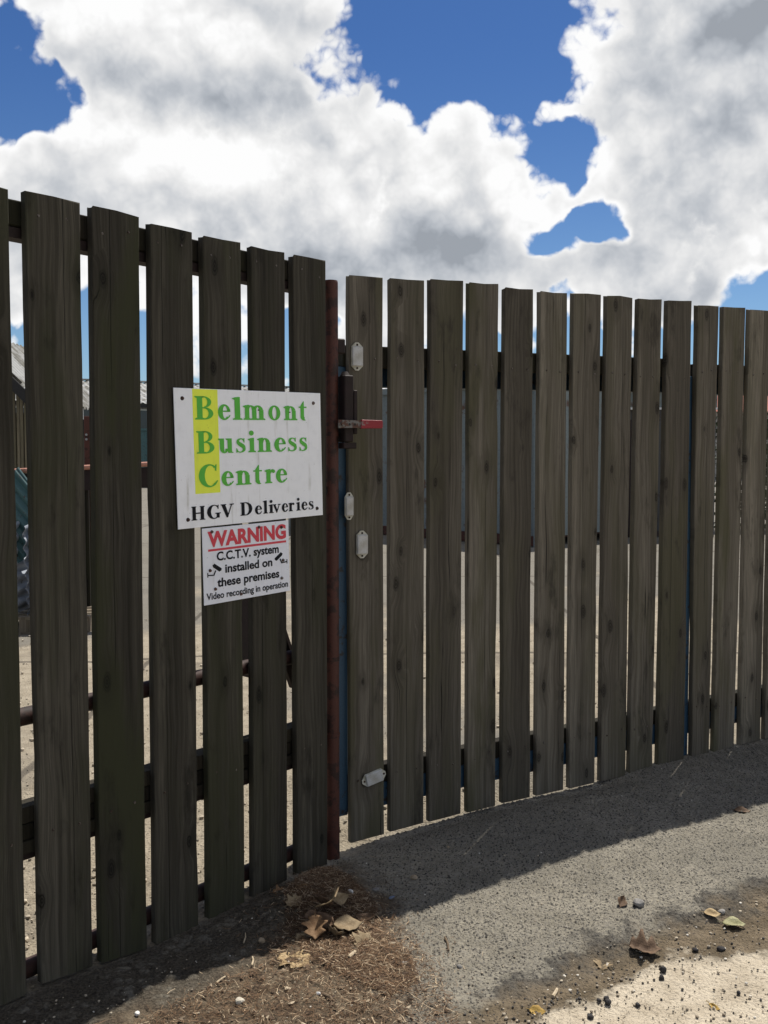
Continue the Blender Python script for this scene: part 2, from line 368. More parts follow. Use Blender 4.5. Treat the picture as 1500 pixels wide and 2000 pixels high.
# ------------------------------------------------------------------ materials
def wood_mat(name, dark, light, green, gfac, knots=.5, rough=.88, patchy=.7):
    m, nt, b = new_mat(name, rough, 0, .18)
    co = nt.add('ShaderNodeTexCoord').outputs['Object']; rnd = nt.add('ShaderNodeObjectInfo').outputs['Random']
    p = nt.vmath('ADD', co, nt.comb(nt.math('MULTIPLY', rnd, 37.0), nt.math('MULTIPLY', rnd, 11.0), nt.math('MULTIPLY', rnd, 91.0)))
    s = nt.sep(p)
    kv = nt.voro(nt.comb(nt.math('MULTIPLY', s[0], 8.0), nt.math('MULTIPLY', s[2], 3.6), 0.0), 1.0); kv.voronoi_dimensions = '2D'
    kd = nt.math('ADD', kv.outputs['Distance'], nt.math('MULTIPLY', nt.math('SUBTRACT', nt.noise(p, 45, 2), .5), .07))
    kc = nt.sep(kv.outputs['Color']); keep = nt.ramp(kc[0], 1-knots-.02, 1-knots+.02)
    kr = nt.ramp(kc[1], 0.0, 1.0, .06, .15, smooth=False)
    knot = nt.math('MULTIPLY', nt.ramp(kd, kr, nt.math('MULTIPLY', kr, .45)), keep)
    halo = nt.math('MULTIPLY', nt.ramp(kd, nt.math('MULTIPLY', kr, 3.2), kr), keep)
    gx = nt.math('ADD', s[0], nt.math('MULTIPLY', halo, nt.math('MULTIPLY', nt.math('SUBTRACT', kc[2], .5), .045)))
    gx = nt.math('ADD', gx, nt.math('MULTIPLY', nt.math('SUBTRACT', nt.noise(nt.comb(s[0], 0.0, nt.math('MULTIPLY', s[2], .9)), 3.0, 2), .5), .035))
    def streak(fx, fz, det=3, ro=.55):
        return nt.noise(nt.comb(nt.math('MULTIPLY', gx, fx), nt.math('MULTIPLY', s[1], fx), nt.math('MULTIPLY', s[2], fz)), 1.0, det, ro)
    fib = streak(330, 7, 3, .65); band = streak(75, 1.3, 3); broad = streak(17, .7, 2)
    ringn = nt.math('SINE', nt.math('MULTIPLY', nt.math('ADD', gx, nt.math('MULTIPLY', streak(9, .55, 2), .12)), 330.0))
    crack = nt.math('MULTIPLY', nt.ramp(streak(90, .9, 2, .4), .70, .74), nt.ramp(nt.noise(p, 4, 2), .45, .6))
    tone = nt.math('ADD', nt.math('MULTIPLY', fib, .42), nt.math('ADD', nt.math('MULTIPLY', band, .42), nt.math('MULTIPLY', ringn, .045)))
    tone = nt.math('ADD', tone, nt.math('MULTIPLY', nt.math('SUBTRACT', broad, .5), .6))
    c = nt.mix(nt.ramp(tone, .14, .80), (*dark, 1), (*light, 1))
    silver = nt.math('MULTIPLY', nt.ramp(fib, .50, .75), nt.ramp(broad, .46, .66)); c = nt.mix(nt.math('MULTIPLY', silver, .45), c, tuple(x*1.5 for x in light) + (1,))
    r2 = nt.math('FRACT', nt.math('MULTIPLY', rnd, 57.31)); r3 = nt.math('FRACT', nt.math('MULTIPLY', rnd, 131.7))
    ox = nt.sep(co)[0]; wig = nt.math('MULTIPLY', nt.math('SUBTRACT', nt.noise(nt.comb(0.0, rnd, s[2]), 4.0, 2), .5), .006)
    lx = nt.math('ADD', nt.math('SUBTRACT', ox, nt.math('MULTIPLY', nt.math('SUBTRACT', r2, .5), .085)), wig)      # one long drying check and the tone change across it
    has = nt.ramp(r3, .30, .34)
    side = nt.math('MULTIPLY', nt.ramp(lx, -.004, .004), has)
    c = nt.mix(nt.math('MULTIPLY', side, .22), c, tuple(x*.55 for x in dark) + (1,))
    check = nt.math('MULTIPLY', nt.math('MULTIPLY', nt.ramp(nt.math('ABSOLUTE', lx), .0016, .0004), has), nt.ramp(nt.noise(nt.comb(rnd, 0.0, s[2]), 1.6, 2), .40, .52))
    hs = nt.add('ShaderNodeHueSaturation'); nt.put(hs.inputs['Color'], c)
    nt.put(hs.inputs['Value'], nt.ramp(rnd, 0.0, 1.0, .68, 1.30, smooth=False)); c = hs.outputs[0]
    gm = nt.math('MULTIPLY', nt.ramp(nt.noise(nt.comb(nt.math('MULTIPLY', s[0], 9.0), s[1], nt.math('MULTIPLY', s[2], 1.6)), 1.0, 4), .42, .66), nt.math('MULTIPLY', nt.ramp(nt.math('FRACT', nt.math('MULTIPLY', rnd, 23.7)), 0.0, 1.0, .45, 1.35), gfac))
    c = nt.mix(gm, c, (*green, 1))
    blot = nt.ramp(nt.noise(nt.comb(nt.math('MULTIPLY', s[0], 13.0), s[1], nt.math('MULTIPLY', s[2], 4.0)), 1.0, 5, .65), .56, .74)
    c = nt.mix(nt.math('MULTIPLY', blot, patchy), c, tuple(x*.45 for x in dark) + (1,))
    c = nt.mix(nt.math('MULTIPLY', halo, .35), c, tuple(x*.7 for x in dark) + (1,))
    ring2 = nt.math('SINE', nt.math('MULTIPLY', kd, 150.0))
    c = nt.mix(nt.math('MULTIPLY', knot, nt.ramp(ring2, -1.0, 1.0, .50, .90)), c, tuple(x*.28 for x in dark) + (1,))
    crack = nt.math('MAXIMUM', crack, check)
    c = nt.mix(nt.math('MULTIPLY', crack, .85), c, tuple(x*.2 for x in dark) + (1,))
    nt.l.new(c, b.inputs['Base Color'])
    h = nt.math('SUBTRACT', nt.math('ADD', nt.math('MULTIPLY', fib, .5), nt.math('MULTIPLY', band, .5)), nt.math('MULTIPLY', crack, 1.1))
    h = nt.math('SUBTRACT', h, nt.math('MULTIPLY', knot, .25))
    nt.l.new(nt.bump(h, .55, .003), b.inputs['Normal'])
    return m
def paint_mat(name, col, rust, amount, rough=.6, metal=0.0, scale=18):
    m, nt, b = new_mat(name, rough, metal, .35)
    co = nt.add('ShaderNodeTexCoord').outputs['Object']; rnd = nt.add('ShaderNodeObjectInfo').outputs['Random']
    p = nt.vmath('ADD', co, nt.comb(nt.math('MULTIPLY', rnd, 17.0), 0.0, nt.math('MULTIPLY', rnd, 5.0)))
    n = nt.noise(p, scale, 6, .65); f = nt.noise(p, scale*9, 3, .6)
    c = nt.mix(nt.ramp(n, .62-amount*.4, .70-amount*.3), (*col, 1), nt.mix(f, (*rust, 1), tuple(x*.45 for x in rust) + (1,)))
    c = nt.mix(nt.math('MULTIPLY', nt.ramp(f, .45, .7), .35), c, tuple(x*.5 for x in col) + (1,))
    nt.l.new(c, b.inputs['Base Color'])
    nt.l.new(nt.bump(nt.math('ADD', nt.math('MULTIPLY', n, .6), nt.math('MULTIPLY', f, .4)), .35, .003), b.inputs['Normal'])
    return m
M = {}
M['wood_dark'] = wood_mat('weathered_wood_dark', (.027, .024, .017), (.096, .086, .065), (.040, .041, .021), .8, .34)
M['wood_grey'] = wood_mat('weathered_wood_grey', (.064, .055, .041), (.176, .156, .122), (.072, .068, .036), .6, .58)
M['wood_rail'] = wood_mat('rail_wood', (.012, .010, .007), (.040, .034, .023), (.02, .02, .010), .5, .2)
M['wood_pale'] = wood_mat('pale_cladding_wood', (.12, .10, .065), (.28, .24, .16), (.10, .10, .05), .4, .3)
M['oxide'] = paint_mat('red_oxide_steel', (.068, .021, .013), (.030, .012, .008), .35, .62)
M['oxide_dark'] = paint_mat('dark_rusty_steel', (.018, .008, .007), (.020, .010, .007), .5, .7)
M['oxide_rail'] = paint_mat('dark_oxide_rail', (.034, .013, .009), (.022, .011, .008), .35, .7)
M['oxide_faded'] = paint_mat('faded_red_oxide', (.42, .20, .14), (.22, .09, .05), .2, .7)
M['blue'] = paint_mat('blue_painted_steel', (.030, .075, .125), (.045, .035, .03), .15, .5)
M['galv'] = paint_mat('galvanised_steel', (.30, .31, .31), (.16, .09, .06), .28, .5, .4)
M['steel_grey'] = paint_mat('grey_zinc', (.17, .165, .15), (.13, .06, .04), .5, .55, .4, 60)
M['red_paint'] = paint_mat('chipped_red_paint', (.26, .016, .024), (.30, .25, .22), .12, .45, 0, 60)
M['nail'] = paint_mat('nail_steel', (.16, .14, .12), (.05, .03, .02), .5, .5, .5, 200)
M['rusty_screw'] = paint_mat('rusty_screw', (.06, .028, .018), (.03, .018, .012), .5, .7, .2, 200)
M['teal'] = paint_mat('teal_painted_steel', (.045, .105, .11), (.05, .04, .03), .15, .5)
M['container_grey'] = paint_mat('grey_container_paint', (.17, .20, .20), (.14, .07, .04), .1, .6, 0, 3)
M['dark_sheet'] = paint_mat('dark_sheet_metal', (.06, .06, .058), (.05, .03, .02), .2, .6, 0, 4)
M['fascia'] = paint_mat('dark_fascia', (.022, .021, .02), (.03, .025, .02), .2, .7, 0, 6)
M['asbestos'] = paint_mat('fibre_cement_roof', (.34, .34, .33), (.20, .19, .16), .4, .9, 0, 1.5)
M['white_frame'] = paint_mat('white_window_paint', (.72, .72, .70), (.4, .38, .33), .08, .5, 0, 20)
M['render_wall'] = paint_mat('pale_wall', (.40, .38, .34), (.25, .23, .19), .25, .9, 0, 2)
M['roof_tile'] = paint_mat('red_roof_tile', (.30, .075, .04), (.20, .07, .04), .3, .8, 0, 4)
M['glass'] = new_mat('window_glass', .08, 0, .6, (.03, .035, .04))[0]
M['pallet_wood'] = wood_mat('pallet_wood', (.10, .08, .055), (.24, .20, .15), (.1, .09, .05), .2, .2)

# ------------------------------------------------------------------ slats
def slat_mesh(name, tl, tr, bl, br, th, mat, rnd):
    """tl..br are (x, z) in the slat's own frame; y runs back from the face."""
    N = 15; vs = []; ch = .0025
    cup = rnd.uniform(-.0015, .0015); bow = rnd.uniform(-.004, .004); twist = rnd.uniform(-.003, .003)
    ph = [rnd.uniform(0, 9) for _ in range(4)]
    for k in range(N):
        t = k/(N-1)
        xl = bl[0]*(1-t) + tl[0]*t; xr = br[0]*(1-t) + tr[0]*t
        zl = bl[1]*(1-t) + tl[1]*t; zr = br[1]*(1-t) + tr[1]*t
        if 0 < k < N-1:
            jz = rnd.uniform(-.03, .03); zl += jz; zr += jz
            xl += .0011*math.sin(5*t+ph[0]) + rnd.uniform(-.0008, .0008); xr += .0011*math.sin(6*t+ph[1]) + rnd.uniform(-.0008, .0008)
            if rnd.random() < .05: xl += rnd.uniform(.001, .004)
            if rnd.random() < .05: xr -= rnd.uniform(.001, .004)
        y0 = bow*math.sin(math.pi*t) ; tw = twist*(t-.5)
        sec = [(xl+ch, y0-tw), ((xl+xr)/2, y0+cup), (xr-ch, y0+tw), (xr, y0+ch+tw), (xr, y0+th-ch+tw), (xr-ch, y0+th+tw), (xl+ch, y0+th-tw), (xl, y0+th-ch-tw), (xl, y0+ch-tw)]
        for x, y in sec:
            f = (x-xl)/max(xr-xl, 1e-4); vs.append((x, y, zl*(1-f)+zr*f + (rnd.uniform(-.005, .002) if k == N-1 else 0)))
    n = 9; fs = []
    for k in range(N-1):
        for i in range(n): fs.append((k*n+i, k*n+(i+1) % n, (k+1)*n+(i+1) % n, (k+1)*n+i))
    fs += [tuple(reversed(range(n))), tuple(range((N-1)*n, N*n))]
    mb = MB(); mb.add(vs, fs); return mb.mesh(name, mat, smooth=False)

nail_mb = MB(); nail_mb.tube((0, 0, 0), (0, -.0022, 0), .0042, .0034, 7); NAIL = nail_mb.mesh('nail', M['nail'])
def make_slats(parent, line, rows, mat, nails, seed, prefix='slat'):
    """rows: photo pixels (xl, yl, xr, yr) of the top edge and of the bottom edge, turned into metres on the fence line."""
    rnd = random.Random(seed); prev = None
    for top, bot in rows:
        a = line.hit(top[0], top[1]); b_ = line.hit(top[2], top[3]); c = line.hit(bot[0], bot[1]); d = line.hit(bot[2], bot[3])
        la = a[0] + TH*a[2]*.74; lc = c[0] + TH*c[2]*.74                     # the left side face shows too: take it off
        if prev and line is GL:
            la = min(la, prev[0]+.0325); lc = min(lc, prev[1]+.0325)
        prev = (b_[0]+.003, d[0]+.003)
        raw_slat(parent, (la, a[1]), (b_[0]+.003, b_[1]), (lc, c[1]), (d[0]+.003, d[1]), mat, nails, rnd)
def raw_slat(parent, tl, tr, bl, br, mat, nails, rnd):
    cx = (bl[0]+br[0])/2; z0 = min(bl[1], br[1])
    q = lambda p: (p[0]-cx, p[1]-z0)
    me = slat_mesh('slat', q(tl), q(tr), q(bl), q(br), TH, mat, rnd)
    o = link('slat', me, parent, (cx, 0, z0))
    w = br[0]-bl[0]
    for z in nails:
        for sx in (-.28, .27):
            if rnd.random() < .9:
                nl = link('nail', NAIL, o, (sx*w + rnd.uniform(-.006, .006), .0006, z - z0 + rnd.uniform(-.012, .012)))
    return o

# ------------------------------------------------------------------ slatted fence on the left
fence = thing('slat_fence', 'tall dark weathered slat fence carrying both white signs', 'fence', LF.o, LF.rz)
rows = [((42, 371.5, 154.7, 395), (75, 1925, 180, 1888)), ((171, 400, 271, 421), (192, 1885, 286, 1853)),
        ((285, 434, 374.7, 452), (298, 1848, 386, 1818)), ((388.5, 459, 469, 473), (401, 1806, 477, 1770)),
        ((483.5, 478, 555, 492), (488, 1760, 560, 1729)), ((565, 496, 635, 509), (573, 1716, 639, 1692))]
make_slats(fence, LF, rows, M['wood_dark'], (.44, 2.012), 3)
rnd = random.Random(11)
s1 = LF.hit(17, 365)[0]; b1 = LF.hit(53, 1965)[0]
for k in range(4):                                            # the slat at the picture's edge and its neighbours going on
    x = s1 - k*.181; xb = b1 - k*.181
    raw_slat(fence, (x-.146, 2.068), (x, 2.066), (xb-.148, .028), (xb, .030), M['wood_dark'], (.44, 2.012), rnd)
XL = s1 - 3*.181 - .15
MB().box(XL, .004, TH+.002, TH+.047, 1.985, 2.050).build('top_rail', M['wood_rail'], fence, bevel=.003)
MB().box(XL, .004, TH+.004, TH+.052, 1.956, 1.982).build('steel_angle', M['oxide_dark'], fence)
MB().tube((XL, TH+.032, .733), (.02, TH+.032, .737), .024, n=16).build('pipe_rail', M['oxide_rail'], fence, smooth=True)
for k, (z0, z1, j) in enumerate(((.462, .505, 0), (.418, .459, .003), (.382, .415, -.002))):
    MB().box(XL, .004, TH+.002+j, TH+.062+j, z0, z1).build('timber_rail', M['wood_rail'], fence, bevel=.002)
MB().box(XL, .004, TH+.006, TH+.05, .366, .380).build('steel_strip', M['oxide_dark'], fence)
MB().tube((XL, TH+.032, .062), (.02, TH+.032, .064), .025, n=16).build('pipe_rail', M['oxide_rail'], fence, smooth=True)
for sx in (-.333, -1.42):
    MB().box(sx-.03, sx+.03, TH+.066, TH+.125, -.05, 1.98).build('back_post', M['oxide_dark'], fence)
br_ = MB(); br_.tube((-.17, TH+.10, .98), (-.02, TH+.10, .62), .028, n=10); br_.build('brace', M['oxide_dark'], fence, smooth=True)
MB().box(-.185, -.075, TH+.14, TH+.20, .66, 1.02).build('hinge_block', M['oxide_dark'], fence, bevel=.004)

# ------------------------------------------------------------------ rusty pipe post with the latch
pp = LF.at(.060, -.030)
post = thing('gate_post', 'rusty red steel pipe post between slat fence and gate', 'post', (pp.x, pp.y, 0), GL.rz)
pm = MB(); prof = [(-.12, .0255), (.03, .026), (.62, .0258), (1.2, .0255), (1.7, .0252), (2.005, .025), (2.012, .0235)]
for (z0, r0), (z1, r1) in zip(prof, prof[1:]): pm.tube((0, 0, z0), (0, 0, z1), r0, r1, 24, caps=False)
pm.add([(.0235*math.cos(i*math.pi/12), .0235*math.sin(i*math.pi/12), 2.012) for i in range(24)], [tuple(range(24))])
pm.build('pipe', M['oxide'], post, smooth=True)
for z in (.10, .44, .71, 1.49): MB().tube((0, 0, z-.007), (0, 0, z+.007), .0275, n=24).build('weld_collar', M['oxide'], post, smooth=True)
eye_ = MB()
for k in range(14):
    a0, a1 = 2*math.pi*k/14, 2*math.pi*(k+1)/14
    eye_.tube((-.034+.013*math.cos(a0), -.012, 1.295+.016*math.sin(a0)), (-.034+.013*math.cos(a1), -.012, 1.295+.016*math.sin(a1)), .004, n=6)
eye_.build('eye_ring', M['oxide_dark'], post, smooth=True)
lb = MB(); lb.box(.028, .062, -.050, .02, 1.463, 1.690); lb.build('latch_box', M['oxide_dark'], post, bevel=.003)
MB().box(.064, .078, -.048, .0, 1.490, 1.640).build('latch_plate', M['oxide_dark'], post, bevel=.002)
MB().box(.026, .076, -.046, -.004, 1.440, 1.461).build('latch_foot', M['oxide_dark'], post, bevel=.002)
dome = MB(); dome.tube((.044, -.02, 1.690), (.044, -.02, 1.704), .018, .010, 12); dome.build('latch_cap', M['oxide_dark'], post, smooth=True)
MB().box(.020, .052, -.01, .03, 1.766, 1.818).build('hinge_lug', M['oxide_dark'], post, bevel=.004)
lev = MB(); lev.prism([(-.002, 1.509), (.110, 1.512), (.110, 1.536), (-.002, 1.537)], -.066, -.058); lever = lev.build('latch_lever', M['steel_grey'], post)
gp = MB(); gp.prism([(.080, 1.5085), (.163, 1.5105), (.166, 1.514), (.166, 1.533), (.163, 1.538), (.083, 1.539)], -.070, -.056); gp.build('grip', M['red_paint'], lever, bevel=.0015)
bt = MB(); bt.tube((.012, -.066, 1.523), (.012, -.074, 1.523), .008, n=6); bt.build('bolt', M['steel_grey'], lever)
for x in (.038, .058): 
    h_ = MB(); h_.tube((x, -.066, 1.522), (x, -.0665, 1.522), .0045, n=10); h_.build('bolt_hole', M['fascia'], lever)

# ------------------------------------------------------------------ the gate, and the next leaf beyond it
GZ = .021
gate = thing('slat_gate', 'wide grey slatted timber gate on blue steel frame with white reflectors', 'gate', GL.o, GL.rz)
tops = [(676, 537, 747, 543), (757, 543, 828, 547), (835, 545, 904, 548), (911, 551, 972.6, 555), (980.5, 561, 1041, 565), (1049, 567, 1107.5, 572),
        (1116, 571, 1173, 574), (1179, 576, 1235.5, 580), (1241, 582, 1292.5, 585), (1301, 585, 1351, 588)]
bots = [(681, 1648, 749, 1629), (757, 1626, 826, 1607), (833, 1606, 899, 1589), (907, 1588, 967, 1574), (976.5, 1570, 1034, 1557), (1042, 1556, 1099, 1542),
        (1106.5, 1541, 1161, 1529), (1167.6, 1528, 1220.5, 1516), (1223.5, 1515, 1273.8, 1503), (1283, 1502, 1334.5, 1490)]
make_slats(gate, GL, list(zip(tops, bots)), M['wood_grey'], (.235, 1.765), 23)
def rail(parent, x0, x1, y0, y1, z0, z1, name, mat):
    m = MB(); m.add([(x0, y0, z0+GZ*x0), (x1, y0, z0+GZ*x1), (x1, y1, z0+GZ*x1), (x0, y1, z0+GZ*x0), (x0, y0, z1+GZ*x0), (x1, y0, z1+GZ*x1), (x1, y1, z1+GZ*x1), (x0, y1, z1+GZ*x0)],
                    [(0,3,2,1),(4,5,6,7),(0,1,5,4),(1,2,6,5),(2,3,7,6),(3,0,4,7)])
    return m.build(name, mat, parent, bevel=.002)
rail(gate, -.005, 1.695, TH+.002, TH+.046, 1.735, 1.812, 'top_rail', M['wood_rail'])
rail(gate, -.005, 1.70, TH+.048, TH+.098, 1.668, 1.752, 'steel_rail', M['blue'])
rail(gate, .016, 1.70, TH+.002, TH+.046, .192, .258, 'bottom_rail', M['wood_rail'])
rail(gate, .016, 1.70, TH+.004, TH+.032, .100, .189, 'steel_rail', M['blue'])
MB().box(-.036, .014, TH+.0055, TH+.046, .094, 1.735).build('steel_stile', M['blue'], gate, bevel=.003)
MB().box(1.706, 1.756, TH+.004, TH+.052, .05, 1.775).build('steel_stile', M['blue'], gate, bevel=.003)
leaf2 = thing('slat_gate', 'second grey slatted gate leaf beyond the blue steel stile at the right edge', 'gate', GL.at(1.76, 0), GL.rz)
xo = 1.76
t2 = [(1356, 595, 1404.7, 598), (1409, 599, 1456, 601.5)]; b2 = [(1345, 1489, 1384.5, 1476), (1388.6, 1474, 1434, 1462)]
rnd = random.Random(5)
ed = []
for top, bot in zip(t2, b2):
    a = GL.hit(*top[:2]); b_ = GL.hit(*top[2:]); c = GL.hit(*bot[:2]); d = GL.hit(*bot[2:])
    la, lc = a[0]+TH*a[2]*.74-xo, c[0]+TH*c[2]*.74-xo
    if ed: la = min(la, ed[-1][1]+.030); lc = min(lc, ed[-1][2]+.030)
    ed.append((la, b_[0]-xo, d[0]-xo))
    raw_slat(leaf2, (la, a[1]), (b_[0]-xo, b_[1]), (lc, c[1]), (d[0]-xo, d[1]), M['wood_grey'], (.272, 1.80), rnd)
x = ed[-1][1] + .030
for k in range(13):
    w = rnd.uniform(.134, .142); z = 2.096 + .003*min(k, 6) + rnd.uniform(-.004, .004); zb = .060+.003*min(k, 6)
    raw_slat(leaf2, (x, z), (x+w, z+.003), (x-.004, zb), (x+w-.004, zb+.003), M['wood_grey'], (.272, 1.80), rnd); x += w + rnd.uniform(.027, .031)
for z0, z1, y0, y1, nm, mt in ((1.768, 1.832, .002, .046, 'top_rail', 'wood_rail'), (1.700, 1.785, .048, .098, 'steel_rail', 'blue'), (.232, .296, .002, .046, 'bottom_rail', 'wood_rail'), (.15, .229, .004, .032, 'steel_rail', 'blue')):
    rail(leaf2, .002, x, TH+y0, TH+y1, z0, z1, nm, M[mt])

# ------------------------------------------------------------------ white reflectors
def lens_mat():
    m, nt, b = new_mat('reflector_lens', .35, 0, .5)
    p = nt.add('ShaderNodeTexCoord').outputs['Object']; n = nt.noise(p, 28, 4); f = nt.noise(p, 300, 2)
    c = nt.mix(nt.ramp(n, .35, .7), (.50, .50, .49, 1), (.36, .345, .30, 1)); c = nt.mix(nt.ramp(f, .6, .75), c, (.27, .25, .2, 1))
    nt.l.new(c, b.inputs['Base Color']); return m
def rim_mat():
    m, nt, b = new_mat('reflector_plastic', .5, 0, .4)
    p = nt.add('ShaderNodeTexCoord').outputs['Object']; n = nt.noise(p, 40, 4)
    nt.l.new(nt.mix(nt.ramp(n, .4, .7), (.52, .51, .44, 1), (.33, .31, .22, 1)), b.inputs['Base Color']); return m
M['lens'] = lens_mat(); M['rim'] = rim_mat()
def reflector(label, u, z, w, h, rot=0.0, off=.0):
    p = GL.at(u, off, z); t = thing('reflector', label, 'reflector', p, GL.rz, 'white reflectors screwed to the gate'); t.rotation_euler = Euler((0, rot, GL.rz)); 
    w *= .90; h *= .96; a, b_ = w/2, h/2; k = h*.155
    MB().prism([(-a, -b_+k), (-.006, -b_), (.006, -b_), (a, -b_+k), (a, b_-k), (.006, b_), (-.006, b_), (-a, b_-k)], -.004, 0).build('backing', M['rim'], t)
    MB().prism([(-a+.0015, -b_+k), (a-.0015, -b_+k), (a-.0015, b_-k), (-a+.0015, b_-k)], -.0115, -.0042).build('lens', M['lens'], t, bevel=.0022)
    for zz in (-1, 1):
        s_ = MB(); s_.tube((0, -.0042, zz*(b_-k*.55)), (0, -.0058, zz*(b_-k*.55)), .0038, n=10); s_.build('screw', M['rusty_screw'], t)
reflector('white plastic reflector highest on the gate, above the red-tipped latch lever', .036, 1.770, .050, .104)
reflector('narrow white reflector below the latch overlapping the left edge of the gate', .002, 1.236, .036, .102, off=.002)
reflector('upright white reflector lower of the two near mid height on the gate slat', .055, 1.096, .050, .104)
reflector('white reflector mounted sideways and tilted near the foot of the gate', .104, .230, .052, .104, rot=R(78))

# ------------------------------------------------------------------ signs
def arc(cx, cy, rx, ry, ix, iy, a0, a1, n=22, icx=None, icy=None):
    icx = cx if icx is None else icx; icy = cy if icy is None else icy
    o_ = []; i_ = []
    for k in range(n+1):
        a = R(a0 + (a1-a0)*k/n); o_.append((cx+rx*math.cos(a), cy+ry*math.sin(a))); i_.append((icx+ix*math.cos(a), icy+iy*math.sin(a)))
    return [[o_[k], o_[k+1], i_[k+1], i_[k]] for k in range(n)]
def rect(x0, y0, x1, y1): return [[(x0, y0), (x1, y0), (x1, y1), (x0, y1)]]
def poly(*p): return [list(p)]
def stroke(pts, ws, n=8):
    P = [Vector(p) for p in pts]; out = []; W = []
    for i in range(len(P)-1):
        a = P[max(i-1, 0)]; b = P[i]; c = P[i+1]; d = P[min(i+2, len(P)-1)]
        for k in range(n):
            t = k/n; out.append(.5*((2*b)+(c-a)*t+(2*a-5*b+4*c-d)*t*t+(3*b-a-3*c+d)*t**3)); W.append(ws[i]*(1-t)+ws[i+1]*t)
    out.append(P[-1]); W.append(ws[-1]); L_ = []; R_ = []
    for i, p in enumerate(out):
        tn = (out[min(i+1, len(out)-1)] - out[max(i-1, 0)]).normalized(); nn = Vector((-tn.y, tn.x))
        L_.append(tuple(p + nn*W[i]/2)); R_.append(tuple(p - nn*W[i]/2))
    return [[L_[i], L_[i+1], R_[i+1], R_[i]] for i in range(len(out)-1)]
def serif(x0, x1, y, up=True, t=.075, br=.05):           # bracketed slab
    s = 1 if up else -1
    return poly((x0, y), (x1, y), (x1, y+s*t*.55), (x1-br, y+s*t), (x0+br, y+s*t), (x0, y+s*t*.55))
XH = .66; ST = .215
def stem(x0, y0, y1, foot=True, head=False, w=ST, wid=.085):
    g = rect(x0, y0, x0+w, y1)
    if foot: g += serif(x0-wid, x0+w+wid, y0)
    if head: g += poly((x0-.10, y1-.075), (x0-.10, y1-.045), (x0+w*.55, y1+.015), (x0+w, y1+.015), (x0+w, y1-.12), (x0, y1-.12))
    return g
def shoulder(x, w=.30):                                    # arch from a stem at x to the next stem
    return arc(x+w*.52, XH-.235, w*.52+ST*.55, .235, w*.52-ST*.42, .165, 8, 172, 16)
